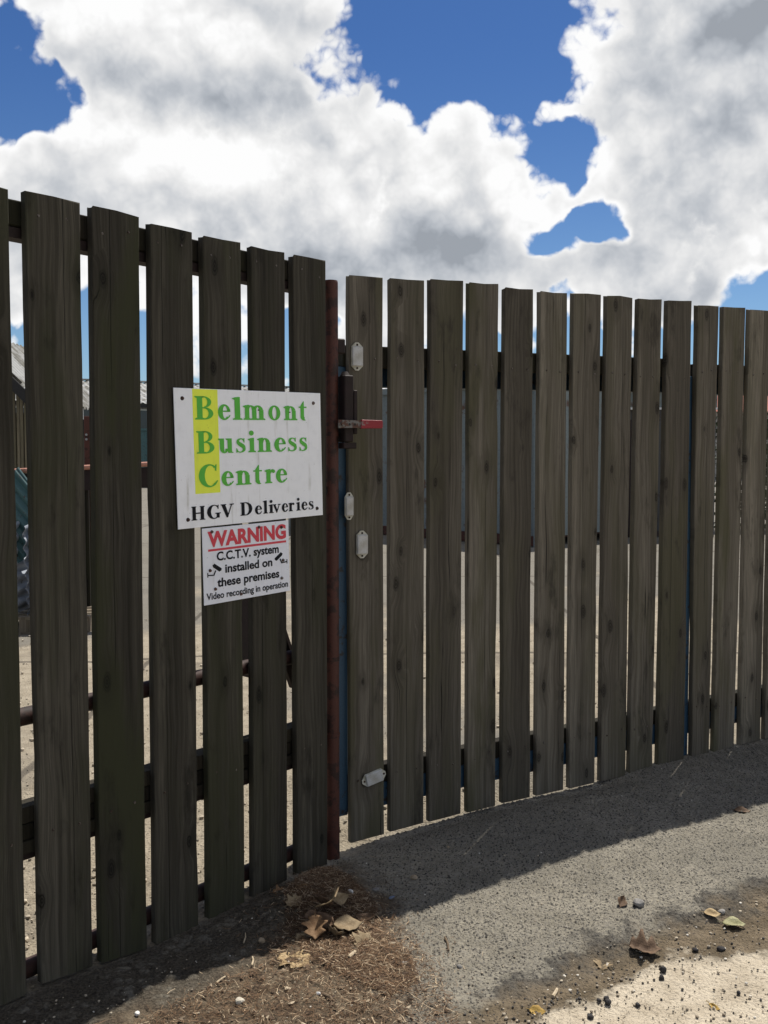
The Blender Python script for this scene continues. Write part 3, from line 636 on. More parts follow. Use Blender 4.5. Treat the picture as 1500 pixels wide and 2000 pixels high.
GLYPH = {
 'B': (.86, lambda: stem(.10, 0, 1, w=.25, wid=.10) + serif(0, .42, 1, False) + arc(.40, .755, .36, .245, .155, .195, -90, 90, icx=.42) + arc(.42, .265, .42, .265, .19, .208, -90, 90, icx=.43) + rect(.30, .945, .44, 1.0) + rect(.30, 0, .44, .055) + rect(.30, .475, .44, .53)),
 'C': (.88, lambda: arc(.47, .5, .47, .52, .25, .455, 48, 312, 40, icx=.52) + poly((.74, .72), (.80, .70), (.82, 1.0), (.77, 1.0), (.72, .90)) + poly((.74, .10), (.80, .14), (.87, .26), (.83, .28), (.70, .16))),
 'G': (.96, lambda: arc(.47, .5, .47, .52, .25, .455, 48, 325, 40, icx=.52) + poly((.74, .70), (.80, .69), (.82, 1.0), (.77, 1.0), (.70, .90)) + rect(.66, .05, .87, .42) + serif(.56, .96, .42, False)),
 'H': (1.02, lambda: stem(.09, 0, 1, w=.25) + stem(.69, 0, 1, w=.25) + serif(.015, .385, 1, False) + serif(.635, 1.005, 1, False) + rect(.30, .46, .72, .545)),
 'V': (.96, lambda: poly((.05, .97), (.34, .97), (.58, .20), (.52, 0), (.43, 0)) + poly((.50, .02), (.535, .02), (.86, .97), (.79, .97), (.50, .19)) + serif(0, .42, 1, False) + serif(.66, 1.0, 1, False)),
 'D': (.98, lambda: stem(.10, 0, 1, w=.25, wid=.10) + serif(0, .40, 1, False) + arc(.42, .5, .54, .5, .27, .43, -90, 90, 30) + rect(.30, .944, .44, 1.0) + rect(.30, 0, .44, .056)),
 'e': (.58, lambda: arc(.30, XH/2, .30, XH/2+.015, .105, XH/2-.06, 5, 318, 36, icx=.335) + rect(.14, .345, .585, .40) + poly((.50, .40), (.60, .36), (.59, .40), (.585, .44), (.50, .46)) + poly((.49, .075), (.55, .11), (.60, .20), (.565, .215), (.48, .13))),
 'l': (.36, lambda: stem(.10, 0, 1.0, head=True)),
 'i': (.36, lambda: stem(.10, 0, XH, head=True) + arc(.19, .90, .118, .118, .001, .001, 0, 360, 20)),
 'm': (1.12, lambda: stem(.10, 0, XH, head=True) + stem(.455, 0, XH-.21) + stem(.81, 0, XH-.21) + shoulder(.22) + shoulder(.575)),
 'n': (.77, lambda: stem(.10, 0, XH, head=True) + stem(.475, 0, XH-.21, w=ST) + shoulder(.24)),
 'o': (.63, lambda: arc(.315, XH/2, .315, XH/2+.015, .115, XH/2-.055, 0, 360, 44)),
 't': (.44, lambda: poly((.10, .10), (.29, .10), (.29, .90), (.25, .90), (.10, .68)) + poly((0, XH-.075), (.43, XH-.075), (.43, XH-.01), (0, XH-.01)) + arc(.29, .16, .19, .175, .0, .125, 180, 300, 14, icx=.315)),
 'u': (.77, lambda: rect(.09, .21, .09+ST, XH) + serif(0, .28, XH, False) + rect(.475, .03, .475+ST, XH) + serif(.38, .665, XH, False) + arc(.30, .225, .21, .24, .03, .165, 180, 350, 18, icx=.33) + poly((.50, 0), (.76, 0), (.76, .04), (.665, .06), (.665, .15), (.50, .15))),
 's': (.50, lambda: stroke([(.43, .50), (.36, .61), (.24, .635), (.12, .565), (.13, .455), (.26, .36), (.40, .27), (.42, .12), (.27, .025), (.12, .045), (.05, .17)], [.03, .05, .055, .12, .17, .19, .18, .13, .055, .05, .03], 6) + poly((.415, .46), (.45, .46), (.455, .66), (.42, .66), (.36, .60)) + poly((.015, .0), (.05, .0), (.12, .06), (.06, .20), (.02, .20))),
 'r': (.56, lambda: stem(.10, 0, XH, head=True) + stroke([(.27, .44), (.36, .585), (.46, .60)], [.06, .10, .16], 8) + arc(.47, .565, .088, .088, .001, .001, 0, 360, 16)),
 'v': (.72, lambda: poly((.05, XH-.03), (.25, XH-.03), (.43, .16), (.38, -.01), (.33, -.01)) + poly((.37, .0), (.40, .0), (.65, XH-.03), (.58, XH-.03), (.37, .15)) + serif(0, .33, XH, False) + serif(.47, .74, XH, False)),
}
def glyph_mesh(ch, x0, x1, base, cap, y, mat, mb):
    w, fn = GLYPH[ch]; sc = (x1-x0)/w
    for k, pl in enumerate(fn()):
        vs = [(x0+px*sc, y - .00004*(k % 9), base+pz*cap) for px, pz in pl]
        mb.add(vs, [tuple(range(len(vs)))])
def sign_mat(name, col, stain):
    m, nt, b = new_mat(name, .42, 0, .4)
    p = nt.add('ShaderNodeTexCoord').outputs['Object']; s = nt.sep(p)
    drip = nt.noise(nt.comb(nt.math('MULTIPLY', s[0], 42.0), 0.0, nt.math('MULTIPLY', s[2], 3.0)), 1.0, 4, .6)
    bl = nt.noise(p, 9, 4)
    f = nt.math('MULTIPLY', nt.ramp(drip, .54, .74), nt.ramp(bl, .42, .66))
    c = nt.mix(nt.math('MULTIPLY', f, stain), (*col, 1), (.25, .22, .13, 1))
    sp = nt.ramp(nt.noise(p, 130, 2, .6), .73, .78); c = nt.mix(nt.math('MULTIPLY', sp, .7), c, (.08, .06, .05, 1))
    c = nt.mix(nt.math('MULTIPLY', nt.ramp(nt.noise(p, 30, 4), .45, .8), .25), c, tuple(x*.72 for x in col) + (1,))
    nt.l.new(c, b.inputs['Base Color']); return m
M['sign_white'] = sign_mat('sign_white', (.90, .91, .92), .55); M['sign_white2'] = sign_mat('sign_white_plastic', (.80, .815, .86), .2)
M['yellow'] = sign_mat('yellow_vinyl', (.84, .93, .06), .2); M['green'] = sign_mat('green_vinyl', (.085, .46, .035), .2)
M['black'] = sign_mat('black_vinyl', (.008, .009, .013), .05); M['black'].node_tree.nodes['Principled BSDF'].inputs['Specular IOR Level'].default_value = .1; M['red_vinyl'] = sign_mat('red_print', (.62, .04, .065), .1)
def sign_root(name, label, px, tilt, off):
    u, z, _ = LF.hit(px[0], px[1], off)
    p = LF.at(u, off, z); t = thing(name, label, 'sign', p, LF.rz); t.rotation_euler = Euler((0, -tilt, LF.rz)); return t
def screw(parent, x, z, y, r, mat):
    s = MB(); s.tube((x, y, z), (x, y-.004, z), r, r*.72, 10); s.build('screw', mat, parent, smooth=False)
K = 1.0085
sg = sign_root('name_sign', 'large white sign reading Belmont Business Centre HGV Deliveries on dark slat fence', (346.9, 1034.2), .0268, .004)
MB().box(0, .5945*K, -.003, .0, 0, .4043*K).build('panel', M['sign_white'], sg, bevel=.0006)
MB().box(.0655*K, .1585*K, -.0036, -.0031, .0985*K, .4030*K).build('yellow_strip', M['yellow'], sg)
def word(parent, name, chars, edges, base, cap, y, mat):
    for ch, (a, b_) in zip(chars, edges):
        mb = MB(); glyph_mesh(ch, a*K, b_*K, base*K, cap*K, y, mat, mb); mb.build('letter', mat, parent)
o0 = .6405
E = lambda l: [(a+o0, b_+o0) for a, b_ in l]
word(sg, 'word_belmont', 'Belmont', E([(-.5683, -.4988), (-.4826, -.4363), (-.4277, -.3917), (-.3854, -.2938), (-.2809, -.2299), (-.2159, -.1558), (-.1487, -.1121)]), .3146, .068, -.0042, M['green'])
word(sg, 'word_business', 'Business', E([(-.566, -.4985), (-.4861, -.4267), (-.4172, -.379), (-.3695, -.3400), (-.3315, -.2703), (-.2592, -.2106), (-.2005, -.1613), (-.1502, -.1138)]), .2155, .0655, -.0042, M['green'])
word(sg, 'word_centre', 'Centre', E([(-.5615, -.489), (-.4765, -.4307), (-.4217, -.3592), (-.3501, -.3136), (-.3044, -.2587), (-.2554, -.2084)]), .1170, .0655, -.0042, M['green'])
word(sg, 'word_hgv', 'HGV', E([(-.5931, -.5425), (-.5347, -.4833), (-.4833, -.4334)]), .0218, .0405, -.0042, M['black'])
le = [(755, 820), (832, 876), (888, 932), (928, 1005), (1018, 1080), (1085, 1148), (1165, 1208), (1222, 1282), (1296, 1350)]
lin = lambda c: -.3475 + (c-755)*(.257/595)
word(sg, 'word_deliveries', 'Deliveries', E([(-.4071, -.3576)] + [(lin(a), lin(b_)) for a, b_ in le]), .0226, .0405, -.0042, M['black'])
for x, z, mt in ((.029, .375, 'rusty_screw'), (.560, .371, 'steel_grey'), (.0355, .0255, 'rusty_screw'), (.5665, .0239, 'rusty_screw')): screw(sg, x*K, z*K, -.0031, .0062, M[mt])
for x, z in ((.318, .345), (.450, .340)): screw(sg, x*K, z*K, -.0044, .0022, M['rusty_screw'])

ws = sign_root('warning_sign', 'small white warning sign about CCTV under the large sign', (398, 1183), .0237, .004)
K = 1.0085
MB().box(0, .3495*K, -.0025, .0, 0, .2285*K).build('panel', M['sign_white2'], ws, bevel=.0005)
def text_line(parent, name, body, x0, x1, base, cap, mat, bold, y=-.0034):
    cu = bpy.data.curves.new(name, 'FONT'); cu.body = body; cu.size = 1; cu.offset = bold; cu.resolution_u = 4; cu.fill_mode = 'FRONT'
    ob = bpy.data.objects.new(name, cu); COL.objects.link(ob)
    dg_ = bpy.context.evaluated_depsgraph_get(); me = bpy.data.meshes.new_from_object(ob.evaluated_get(dg_))
    bpy.data.objects.remove(ob)
    n = len(me.vertices); co = np.empty(n*3, np.float32); me.vertices.foreach_get('co', co); co = co.reshape(-1, 3)
    xa, xb = co[:, 0].min(), co[:, 0].max()
    ref = .73 
    nx_ = (x0 + (co[:, 0]-xa)/(xb-xa)*(x1-x0))*K; nz = (base + co[:, 1]/ref*cap)*K
    out = np.stack([nx_, np.full(n, y), nz], -1); me.vertices.foreach_set('co', out.ravel().astype(np.float32))
    me.materials.clear(); me.materials.append(mat); me.update()
    bm = bmesh.new(); bm.from_mesh(me)
    if sum(f.normal.y for f in bm.faces) > 0: bmesh.ops.reverse_faces(bm, faces=bm.faces)
    bm.to_mesh(me); bm.free()
    return link(name, me, parent)
text_line(ws, 'word_warning', 'WARNING', .019, .3365, .1735, .0445, M['red_vinyl'], .044)
MB().box(.020*K, .3365*K, -.0034, -.0027, .1585*K, .1650*K).build('underline', M['red_vinyl'], ws)
text_line(ws, 'line_of_text', 'C.C.T.V. system', .0515, .3035, .1290, .0265, M['black'], .028)
text_line(ws, 'line_of_text', 'installed on', .0825, .2745, .0895, .0265, M['black'], .028)
text_line(ws, 'line_of_text', 'these premises', .0510, .3035, .0500, .0265, M['black'], .028)
text_line(ws, 'line_of_text', 'Video recording in operation', .0085, .3405, .0150, .0205, M['black'], .022)
def cctv_icon(cx, cz, mir):
    mb = MB(); f = lambda pts: [((cx + mir*px)*K, (cz+pz)*K) for px, pz in pts]
    def pr(pts):
        q = f(pts); mb.add([(x, -.0034, z) for x, z in q], [tuple(range(len(q)))])
    pr([(-.004, .016), (.004, .021), (.031, .004), (.030, -.002), (.022, -.005), (-.001, .010)])
    pr([(.006, .001), (.010, -.001), (.002, -.016), (-.002, -.013)])
    pr([(-.021, -.0135), (-.001, -.0155), (.001, -.012), (-.021, -.010)]); pr([(-.024, -.018), (-.0205, -.018), (-.0205, -.004), (-.024, -.004)])
    mb.build('camera_symbol', M['black'], ws)
cctv_icon(.038, .100, 1); cctv_icon(.316, .108, -1)
for x, z, mt in ((.035, .2165, 'steel_grey'), (.2215, .2165, 'steel_grey'), (.3165, .2085, 'rusty_screw'), (.0425, .0445, 'steel_grey'), (.3135, .0455, 'steel_grey'), (.142, .0165, 'steel_grey'), (.0245, .102, 'steel_grey'), (.321, .1025, 'steel_grey')): screw(ws, x*K, z*K, -.0036, .0052, M[mt])

# ------------------------------------------------------------------ yard behind: barrier, sheets, pallet
P0 = on_ground(176, 1215); D0 = P0.y
bar = thing('yard_barrier', 'rusty red barrier rail and post in the yard behind the slat fence', 'barrier', (P0.x, P0.y, 0), R(4))
MB().box(-.030, .030, .02, .08, -.1, 1.78).build('post', M['oxide'], bar, bevel=.003)
MB().box(-.045, .012, -.03, .018, -.1, 1.30).build('timber_post', M['wood_rail'], bar, bevel=.003)
tb = MB(); tb.tube((-1.5, -.06, 1.262), (.62, -.06, 1.372), .021, n=12); tb.build('pipe_rail', M['oxide_faded'], bar, smooth=True)
b2_ = MB(); b2_.add([(-1.5, -.05, 1.065), (.60, -.05, 1.175), (.60, -.035, 1.175), (-1.5, -.035, 1.065), (-1.5, -.05, 1.235), (.60, -.05, 1.345), (.60, -.035, 1.345), (-1.5, -.035, 1.235)], [(0,3,2,1),(4,5,6,7),(0,1,5,4),(1,2,6,5),(2,3,7,6),(3,0,4,7)]); b2_.build('rail_board', M['oxide_dark'], bar)
for z in (1.58, 1.62): 
    q = MB(); q.tube((-.008, .02, z), (-.008, .008, z), .010, n=8); q.build('bolt', M['galv'], bar)

def corr_mesh(w, l, pitch, amp, mat, th=.0015, n_per=8):
    n = int(w/pitch*n_per); vs = []; fs = []
    for sgn in (0, 1):
        for j in range(2):
            for i in range(n+1):
                x = -w/2 + w*i/n; vs.append((x, amp*math.sin(2*math.pi*x/pitch) + sgn*th, l*j))
    m_ = n+1
    for sgn in (0, 1):
        for i in range(n): 
            a = sgn*2*m_+i; fs.append((a, a+1, a+1+m_, a+m_))
    for i in range(n): fs += [(i, i+1, 2*m_+i+1, 2*m_+i), (m_+i, m_+i+1, 3*m_+i+1, 3*m_+i)]
    fs += [(0, m_, 3*m_, 2*m_), (n, n+m_, n+3*m_, n+2*m_)]
    mb = MB(); mb.add(vs, fs); return mb.mesh('corrugated_sheet', mat, smooth=True)
PS = on_ground(42, 1238)
pal = thing('pallet', 'weathered timber pallet under the leaning corrugated sheets behind the fence', 'pallet', (PS.x, PS.y+.45, 0), R(6))
for k in range(7): MB().box(-.5, .5, -.5+k*.157, -.5+k*.157+.095, .122, .142).build('deck_board', M['pallet_wood'], pal)
for k in range(3): MB().box(-.5, .5, -.5+k*.45, -.5+k*.45+.1, 0, .02).build('base_board', M['pallet_wood'], pal)
for k in range(3): MB().box(-.5+k*.45, -.5+k*.45+.1, -.5, .5, .0205, .1215).build('bearer', M['pallet_wood'], pal)
M['galv_clean'] = paint_mat('weathered_galvanised', (.42, .46, .52), (.25, .25, .25), .12, .5, .2)
for lab, mt, dx, dy, dz, rot, l in (
    ('teal corrugated sheet leaning diagonally, frontmost of the leaning sheets', 'teal', .02, .10, .62, (R(-14), R(-40), R(10)), .62),
    ('second teal corrugated sheet leaning just behind the frontmost one', 'teal', -.03, .22, .62, (R(-14), R(-37), R(10)), .64),
    ('galvanised corrugated sheet on edge, leftmost of the row on the pallet', 'galv_clean', -.06, .0, .53, (R(6), R(90), R(97)), .8),
    ('galvanised corrugated sheet on edge, middle of the row on the pallet', 'galv_clean', .03, .05, .50, (R(9), R(82), R(95)), .8),
    ('galvanised corrugated sheet on edge, rightmost of the row on the pallet', 'galv_clean', .13, .0, .52, (R(4), R(86), R(99)), .8)):
    o = link('corrugated_sheet', corr_mesh(.75, l, .076 if mt == 'teal' else .11, .014, M[mt]), None, (PS.x+dx, PS.y+dy, dz), rot)
    tag(o, lab, 'metal sheet', 'corrugated sheets stacked on a pallet')

# timber shed, gable end to the camera
Y = 13.0
e1 = at_depth(78, 792, Y); apx = at_depth(-62, 652, Y); bl_ = at_depth(-202, 792, Y)
shed = thing('timber_shed', 'small shed clad in vertical pale boards with dark barge boards, far left', 'shed', (apx.x, Y, 0))
hw = e1.x - apx.x; za, ze = apx.z, e1.z
nb = 34
for k in range(nb):
    x0 = -hw*.93 + 2*hw*.93*k/nb; x1 = x0 + 2*hw*.93/nb - .012
    zt = lambda x: za - .08 - (za-ze)*abs(x)/hw
    m = MB(); yo = (k % 2)*.012; m.prism([(x0, -.05), (x1, -.05), (x1, zt(x1)), (x0, zt(x0))], yo, yo+.02); m.build('cladding_board', M['wood_pale'], shed)
MB().box(-hw*.93, hw*.93, .04, 3.0, -.05, ze-.1).build('wall', M['wood_rail'], shed)
for s_ in (-1, 1):
    m = MB(); m.prism([(0, za+.03), (s_*hw*1.02, ze+.03), (s_*hw*1.02, ze-.16), (0, za-.16)], -.10, -.07); m.build('barge_board', M['fascia'], shed)
    m = MB(); nn = 170; vs = []
    for xx, zz in ((0, za+.06), (s_*hw*1.05, ze+.06)):
        for i in range(nn+1): vs.append((xx, -.06+3.2*i/nn, zz+.022*math.sin(2*math.pi*(i/nn)*22)))
    m.add(vs, [(i, i+1, nn+2+i, nn+1+i) for i in range(nn)]); m.build('roof', M['asbestos'], shed)

# long shed with a corrugated roof
W0 = on_ground(283, 953); ldir = Vector((math.sin(R(63.7)), math.cos(R(63.7)), 0))
lrz = math.atan2(ldir.y, ldir.x)
def along(px, o, d):                                           # where the view through column px meets a wall line
    k = (px-750)/F*1.0; return (k*o.y - o.x)/(d.x - k*d.y)
a0 = along(-40, W0, ldir); a1 = along(700, W0, ldir); L1 = a1-a0
W1 = W0 + ldir*a0
ls = thing('long_shed', 'long low farm shed with pale corrugated roof across the yard', 'building', (W1.x, W1.y, 0), lrz)
he, hr, dp = 4.35, 5.75, 5.6
MB().box(0, L1, 0, .25, -.1, he-.05).build('wall', M['render_wall'], ls)
m = MB(); m.add([(0, .251, -.1), (0, 2*dp, -.1), (0, 2*dp, he-.05), (0, dp, hr-.08), (0, .251, he-.05), (.2, .251, -.1), (.2, 2*dp, -.1), (.2, 2*dp, he-.05), (.2, dp, hr-.08), (.2, .251, he-.05)],
                [(0,1,2,3,4), (9,8,7,6,5), (0,5,6,1), (1,6,7,2), (2,7,8,3), (3,8,9,4), (4,9,5,0)]); m.build('gable_wall', M['wood_pale'], ls)
pitch = .29; n = int((L1+.6)/pitch*6)
xs_ = np.linspace(-.3, L1+.3, n+1)
vs = []; 
for yy, zz in ((-.35, he-.09), (dp, hr), (2*dp+.35, he-.09)):
    for x in xs_: vs.append((x, yy, zz + .035*math.sin(2*math.pi*x/pitch)))
fs = [(j*(n+1)+i, j*(n+1)+i+1, (j+1)*(n+1)+i+1, (j+1)*(n+1)+i) for j in range(2) for i in range(n)]
roof = MB().add(vs, fs).build('roof', M['asbestos'], ls, smooth=False)
rc = MB(); rc.box(-.3, L1+.3, dp-.16, dp+.16, hr+.02, hr+.10); rc.build('ridge_cap', M['asbestos'], roof)
MB().box(-.3, L1+.3, -.46, -.36, he-.32, he-.14).build('gutter', M['fascia'], ls)
for s_ in (-1, 1):
    m = MB(); y0, y1 = (-.4, dp) if s_ < 0 else (2*dp+.4, dp)
    m.add([(-.34, y0, he-.36), (-.34, y1, hr-.24), (-.34, y1, hr+.07), (-.34, y0, he-.06), (-.30, y0, he-.36), (-.30, y1, hr-.24), (-.30, y1, hr+.07), (-.30, y0, he-.06)], [(0,1,2,3),(7,6,5,4),(0,4,5,1),(1,5,6,2),(2,6,7,3),(3,7,4,0)])
    m.build('barge_board', M['fascia'], ls)
nw = int(L1/3.2)
for k in range(nw):
    x0 = .9 + k*3.2
    wd = MB(); wd.box(x0, x0+1.9, -.03, -.003, he-1.35, he-.45); win = wd.build('window', M['glass'], ls)
    fr_ = MB()
    for xx in (0, .62, 1.24, 1.84): fr_.box(x0+xx, x0+xx+.06, -.06, -.032, he-1.35, he-.45)
    fr_.box(x0-.02, x0+1.92, -.07, -.0325, he-1.42, he-1.36); fr_.box(x0-.02, x0+1.92, -.065, -.0328, he-.44, he-.38); fr_.build('window_frame', M['white_frame'], win)
# lorry-length container in front of it, and the grey one behind the gate
def container(label, o, d, L_, h, mat, base):
    t = thing('shipping_container', label, 'container', (o.x, o.y, gz(o) if o.y < 30 else 0), math.atan2(d.y, d.x), None)
    wd = 2.44; n = int(L_/.09); prof = [0, 0, .036, .036]
    for nm, y, sg_ in (('side_panel', .05, 1), ('side_panel', wd-.05, -1)):
        vs = []
        for z in (.17, h-.10):
            for i in range(n+1): vs.append((.08+(L_-.16)*i/n, y + sg_*prof[i % 4], z))
        MB().add(vs, [(i, i+1, n+2+i, n+1+i) for i in range(n)]).build(nm, mat, t)
    for x in (.0, L_-.08):
        for y in (0, wd-.08): MB().box(x, x+.08, y, y+.08, .0, h).build('corner_post', mat, t)
    for y in (.004, wd-.064): MB().box(.081, L_-.081, y, y+.06, h-.11, h-.004).build('top_rail', mat, t); MB().box(.081, L_-.081, y, y+.06, .02, .17).build('base_rail', base, t)
    MB().box(.05, L_-.05, .09, wd-.09, h-.06, h-.03).build('roof', mat, t); MB().box(.05, L_-.05, .09, wd-.09, .12, .16).build('floor', base, t)
    MB().box(L_-.05, L_-.02, .082, wd-.082, .15, h-.05).build('end_wall', mat, t); MB().box(.02, .05, .082, wd-.082, .15, h-.05).build('door', mat, t)
cR = on_ground(1050, 1078); cL_ = on_ground(600, 1040); d_ = (cR - cL_); d_.z = 0; d_.normalize()
container('grey shipping container with red base rail behind the gate', cR - d_*6.06, d_, 6.06, 2.6, M['container_grey'], M['oxide'])
c0 = on_ground(215, 956); container('teal shipping container standing before the long shed', c0, ldir, 6.06, 2.95, M['teal'], M['oxide_dark'])
# dark store and house, right
s0 = at_depth(1062, 899, 16.4); ds = thing('corrugated_store', 'low dark corrugated store seen through the gate slats on the right', 'building', (s0.x, 16.4, 0))
n = 90; vs = []; SW = at_depth(1398, 899, 16.4).x - s0.x
for z in (-.05, 2.27):
    for i in range(n+1): vs.append((SW*i/n, .03*((i//2) % 2), z))
MB().add(vs, [(i, i+1, n+2+i, n+1+i) for i in range(n)]).build('wall', M['dark_sheet'], ds)
MB().box(0, SW, .06, 3.4, -.05, 2.58).build('core', M['fascia'], ds)
MB().box(0, SW, -.02, .055, 2.31, 2.575).build('upper_cladding', M['container_grey'], ds)
MB().box(-.05, SW+.05, -.06, .03, 2.272, 2.306).build('drip_rail', M['white_frame'], ds)
MB().box(-.12, SW+.12, -.16, 3.5, 2.60, 2.67).build('roof', M['asbestos'], ds)
dr = MB().box(.5, 1.5, -.03, -.004, 0, 2.1).build('door', M['oxide_dark'], ds)
MB().box(1.36, 1.42, -.06, -.0305, .95, 1.05).build('door_handle', M['galv'], dr)
hg0 = at_depth(1405, 899, 18.0); hedge = thing('hedge', 'dark clipped hedge beyond the second gate leaf at the right', 'hedge', (hg0.x, 18.0, 0))
HW = 2.6
def foliage_mat():
    m, nt, b = new_mat('hedge_leaf', .6, 0, .3); t = nt.attr('tone').outputs['Fac']
    nt.l.new(nt.mix(t, (.018, .030, .010, 1), (.06, .085, .028, 1)), b.inputs['Base Color']); return m
rh = random.Random(3); vs, fs, cols = [], [], []
for _ in range(9000):
    x, y, z = rh.uniform(0, HW), rh.uniform(0, .9), 2.3*rh.random()**.8 + rh.uniform(-.05, .06)
    if rh.random() < .75: y = abs(rh.gauss(0, .07))
    n_ = Vector((rh.gauss(0, 1), rh.gauss(-.6, 1), rh.gauss(.3, 1))).normalized(); u_ = n_.orthogonal().normalized(); v_ = n_.cross(u_); l = rh.uniform(.03, .06); k = len(vs); p = Vector((x, y, max(z, .01)))
    vs += [tuple(p-u_*l), tuple(p+v_*l*.5), tuple(p+u_*l), tuple(p-v_*l*.5)]; fs.append((k, k+1, k+2, k+3)); cols += [rh.random()]*4
me = bpy.data.meshes.new('crown'); me.from_pydata(vs, [], fs); me.materials.append(foliage_mat()); at_ = me.attributes.new('tone', 'FLOAT', 'POINT'); at_.data.foreach_set('value', cols)
link('crown', me, hedge)
for k in range(5): MB().tube((.25+k*.52, .4, -.1), (.28+k*.52, .42, 1.7), .03, .012, 7).build('stem', M['wood_rail'], hedge)
h0 = at_depth(1375, 899, 62); hs_ = thing('bungalow', 'pale bungalow with red tiled roof glimpsed through the right gate slats', 'house', (h0.x, 62, 0))
MB().box(0, 9, 0, 7, 0, 4.6).build('wall', M['render_wall'], hs_)
m = MB(); m.add([(-.4, -.5, 4.55), (9.4, -.5, 4.55), (9.4, 7.5, 4.55), (-.4, 7.5, 4.55), (-.4, 3.5, 6.6), (9.4, 3.5, 6.6)], [(0,1,5,4), (2,3,4,5), (0,4,3), (1,2,5), (0,3,2,1)]); rf = m.build('roof', M['roof_tile'], hs_)
MB().box(6.6, 7.3, 3.2, 3.8, 6.2, 7.3).build('chimney', M['roof_tile'], rf)
for k in range(3):
    wd = MB(); wd.box(1+k*2.7, 2.5+k*2.7, -.03, -.003, 2.9, 4.1); win = wd.build('window', M['glass'], hs_)
    f_ = MB(); f_.box(.95+k*2.7, 2.55+k*2.7, -.06, -.032, 2.84, 2.92); f_.box(.95+k*2.7, 2.55+k*2.7, -.06, -.0325, 4.08, 4.16); f_.box(1.72+k*2.7, 1.78+k*2.7, -.058, -.033, 2.93, 4.07); f_.build('window_frame', M['white_frame'], win)

# ------------------------------------------------------------------ small things on the ground
def leaf_mat(name, a, b2c):
    m, nt, b = new_mat(name, .75, 0, .25)
    p = nt.add('ShaderNodeTexCoord').outputs['Object']
    n = nt.noise(p, 55, 4); v = nt.voro(p, 160, 'DISTANCE_TO_EDGE').outputs['Distance']
    c = nt.mix(nt.ramp(n, .3, .7), (*a, 1), (*b2c, 1)); c = nt.mix(nt.math('MULTIPLY', nt.ramp(v, .08, .0), .5), c, tuple(x*.55 for x in a)+(1,))
    nt.l.new(c, b.inputs['Base Color']); nt.l.new(nt.bump(nt.math('ADD', n, v), .4, .002), b.inputs['Normal'])
    return m
LM = {'tan': leaf_mat('tan_leaf', (.163, .115, .063), (.252, .192, .115)), 'brown': leaf_mat('brown_leaf', (.074, .044, .026), (.148, .096, .059)),
      'orange': leaf_mat('orange_brown_leaf', (.126, .067, .030), (.200, .122, .063)), 'pale': leaf_mat('pale_leaf', (.266, .185, .096), (.414, .311, .170)),
      'green': leaf_mat('yellow_green_leaf', (.207, .200, .096), (.311, .296, .170)), 'yellow': leaf_mat('yellow_leaf', (.355, .237, .059), (.296, .185, .052))}
OUT = {'oval': lambda t: .36*math.sin(math.pi*t)**.8*(1.0-.25*t),
       'lobed': lambda t: .46*math.sin(math.pi*min(t*1.02, 1))**.6*(1-.3*t)*(1+.38*math.sin(t*19+.4)),
       'pointed': lambda t: .40*math.sin(math.pi*t)**.9*(1+.18*abs(math.sin(t*9)))*(1-.35*t),
       'slim': lambda t: .20*math.sin(math.pi*t)**.75}
def dry_leaf(label, px, length, rot, shape, mat, curl=.6, tiltx=0, tilty=0, fold=.4, lift=.004):
    g = on_ground(*px); z = gz(g); g = on_ground(px[0], px[1], z)
    rnd_ = random.Random(hash(px) % 9999); nl, nw_ = 14, 7; vs = []
    for i in range(nl+1):
        t = i/nl; w = OUT[shape](t)*length
        for j in range(nw_):
            s_ = (j/(nw_-1)-.5)*2
            x = (t-.5)*length; y = s_*w + rnd_.uniform(-.02, .02)*length*(abs(s_) == 1)
            zz = fold*abs(s_)*w + curl*length*.55*(t-.5)**2*2 + .05*length*math.sin(7*t+3*s_+curl*5)*abs(s_)
            vs.append((x, y, zz))
    fs = [(i*nw_+j, (i+1)*nw_+j, (i+1)*nw_+j+1, i*nw_+j+1) for i in range(nl) for j in range(nw_-1)]
    me = bpy.data.meshes.new('dry_leaf'); me.from_pydata(vs, [], fs); me.materials.append(LM[mat])
    me.polygons.foreach_set('use_smooth', [True]*len(fs))
    o = link('dry_leaf', me, None, (g.x, g.y, z+lift), (R(tiltx), R(tilty), R(rot)))
    sm = o.modifiers.new('thickness', 'SOLIDIFY'); sm.thickness = .0006
    st = MB(); st.tube((-length*.5, 0, curl*length*.27), (-length*.72, .01*length, curl*length*.3+.002), .0009, .0006, 5); st.build('stalk', LM[mat], o)
    zmin = min((o.matrix_basis @ Vector(v)).z for v in vs); o.location.z += (z + .0005) - zmin - .002 + (lift if lift > .004 else 0)
    return tag(o, label, 'leaf', 'dry leaves fallen on the ground')
dry_leaf('small tan leaf on the upper left of the leaf pile', (575, 1763), .056, 40, 'lobed', 'tan', .4, 20, -15)
dry_leaf('orange-brown leaf edge at the back of the leaf pile by the fence', (597, 1743), .051, -30, 'oval', 'orange', .5, 50, 10)
dry_leaf('long crumpled tan leaf standing in the middle of the leaf pile', (647, 1796), .097, -65, 'lobed', 'tan', .3, 30, -35, lift=.03)
dry_leaf('broad flat tan leaf on the right end of the leaf pile', (679, 1819), .091, 8, 'pointed', 'tan', .35, 12, 0, .2, .018)
dry_leaf('curled grey-brown leaf beside the broad flat leaf in the pile', (637, 1818), .071, -35, 'oval', 'brown', .9, 35, 10, lift=.02)
dry_leaf('orange fingered leaf hanging at the front of the leaf pile', (616, 1832), .076, -85, 'lobed', 'orange', .3, 5, 35, lift=.012)
dry_leaf('tan leaf lying at the lower left of the leaf pile', (590, 1836), .056, 65, 'pointed', 'tan', .5, 25, -15)
dry_leaf('small dark leaf tucked in the top of the leaf pile', (611, 1804), .056, 20, 'oval', 'brown', .4, 30, 0, lift=.02)
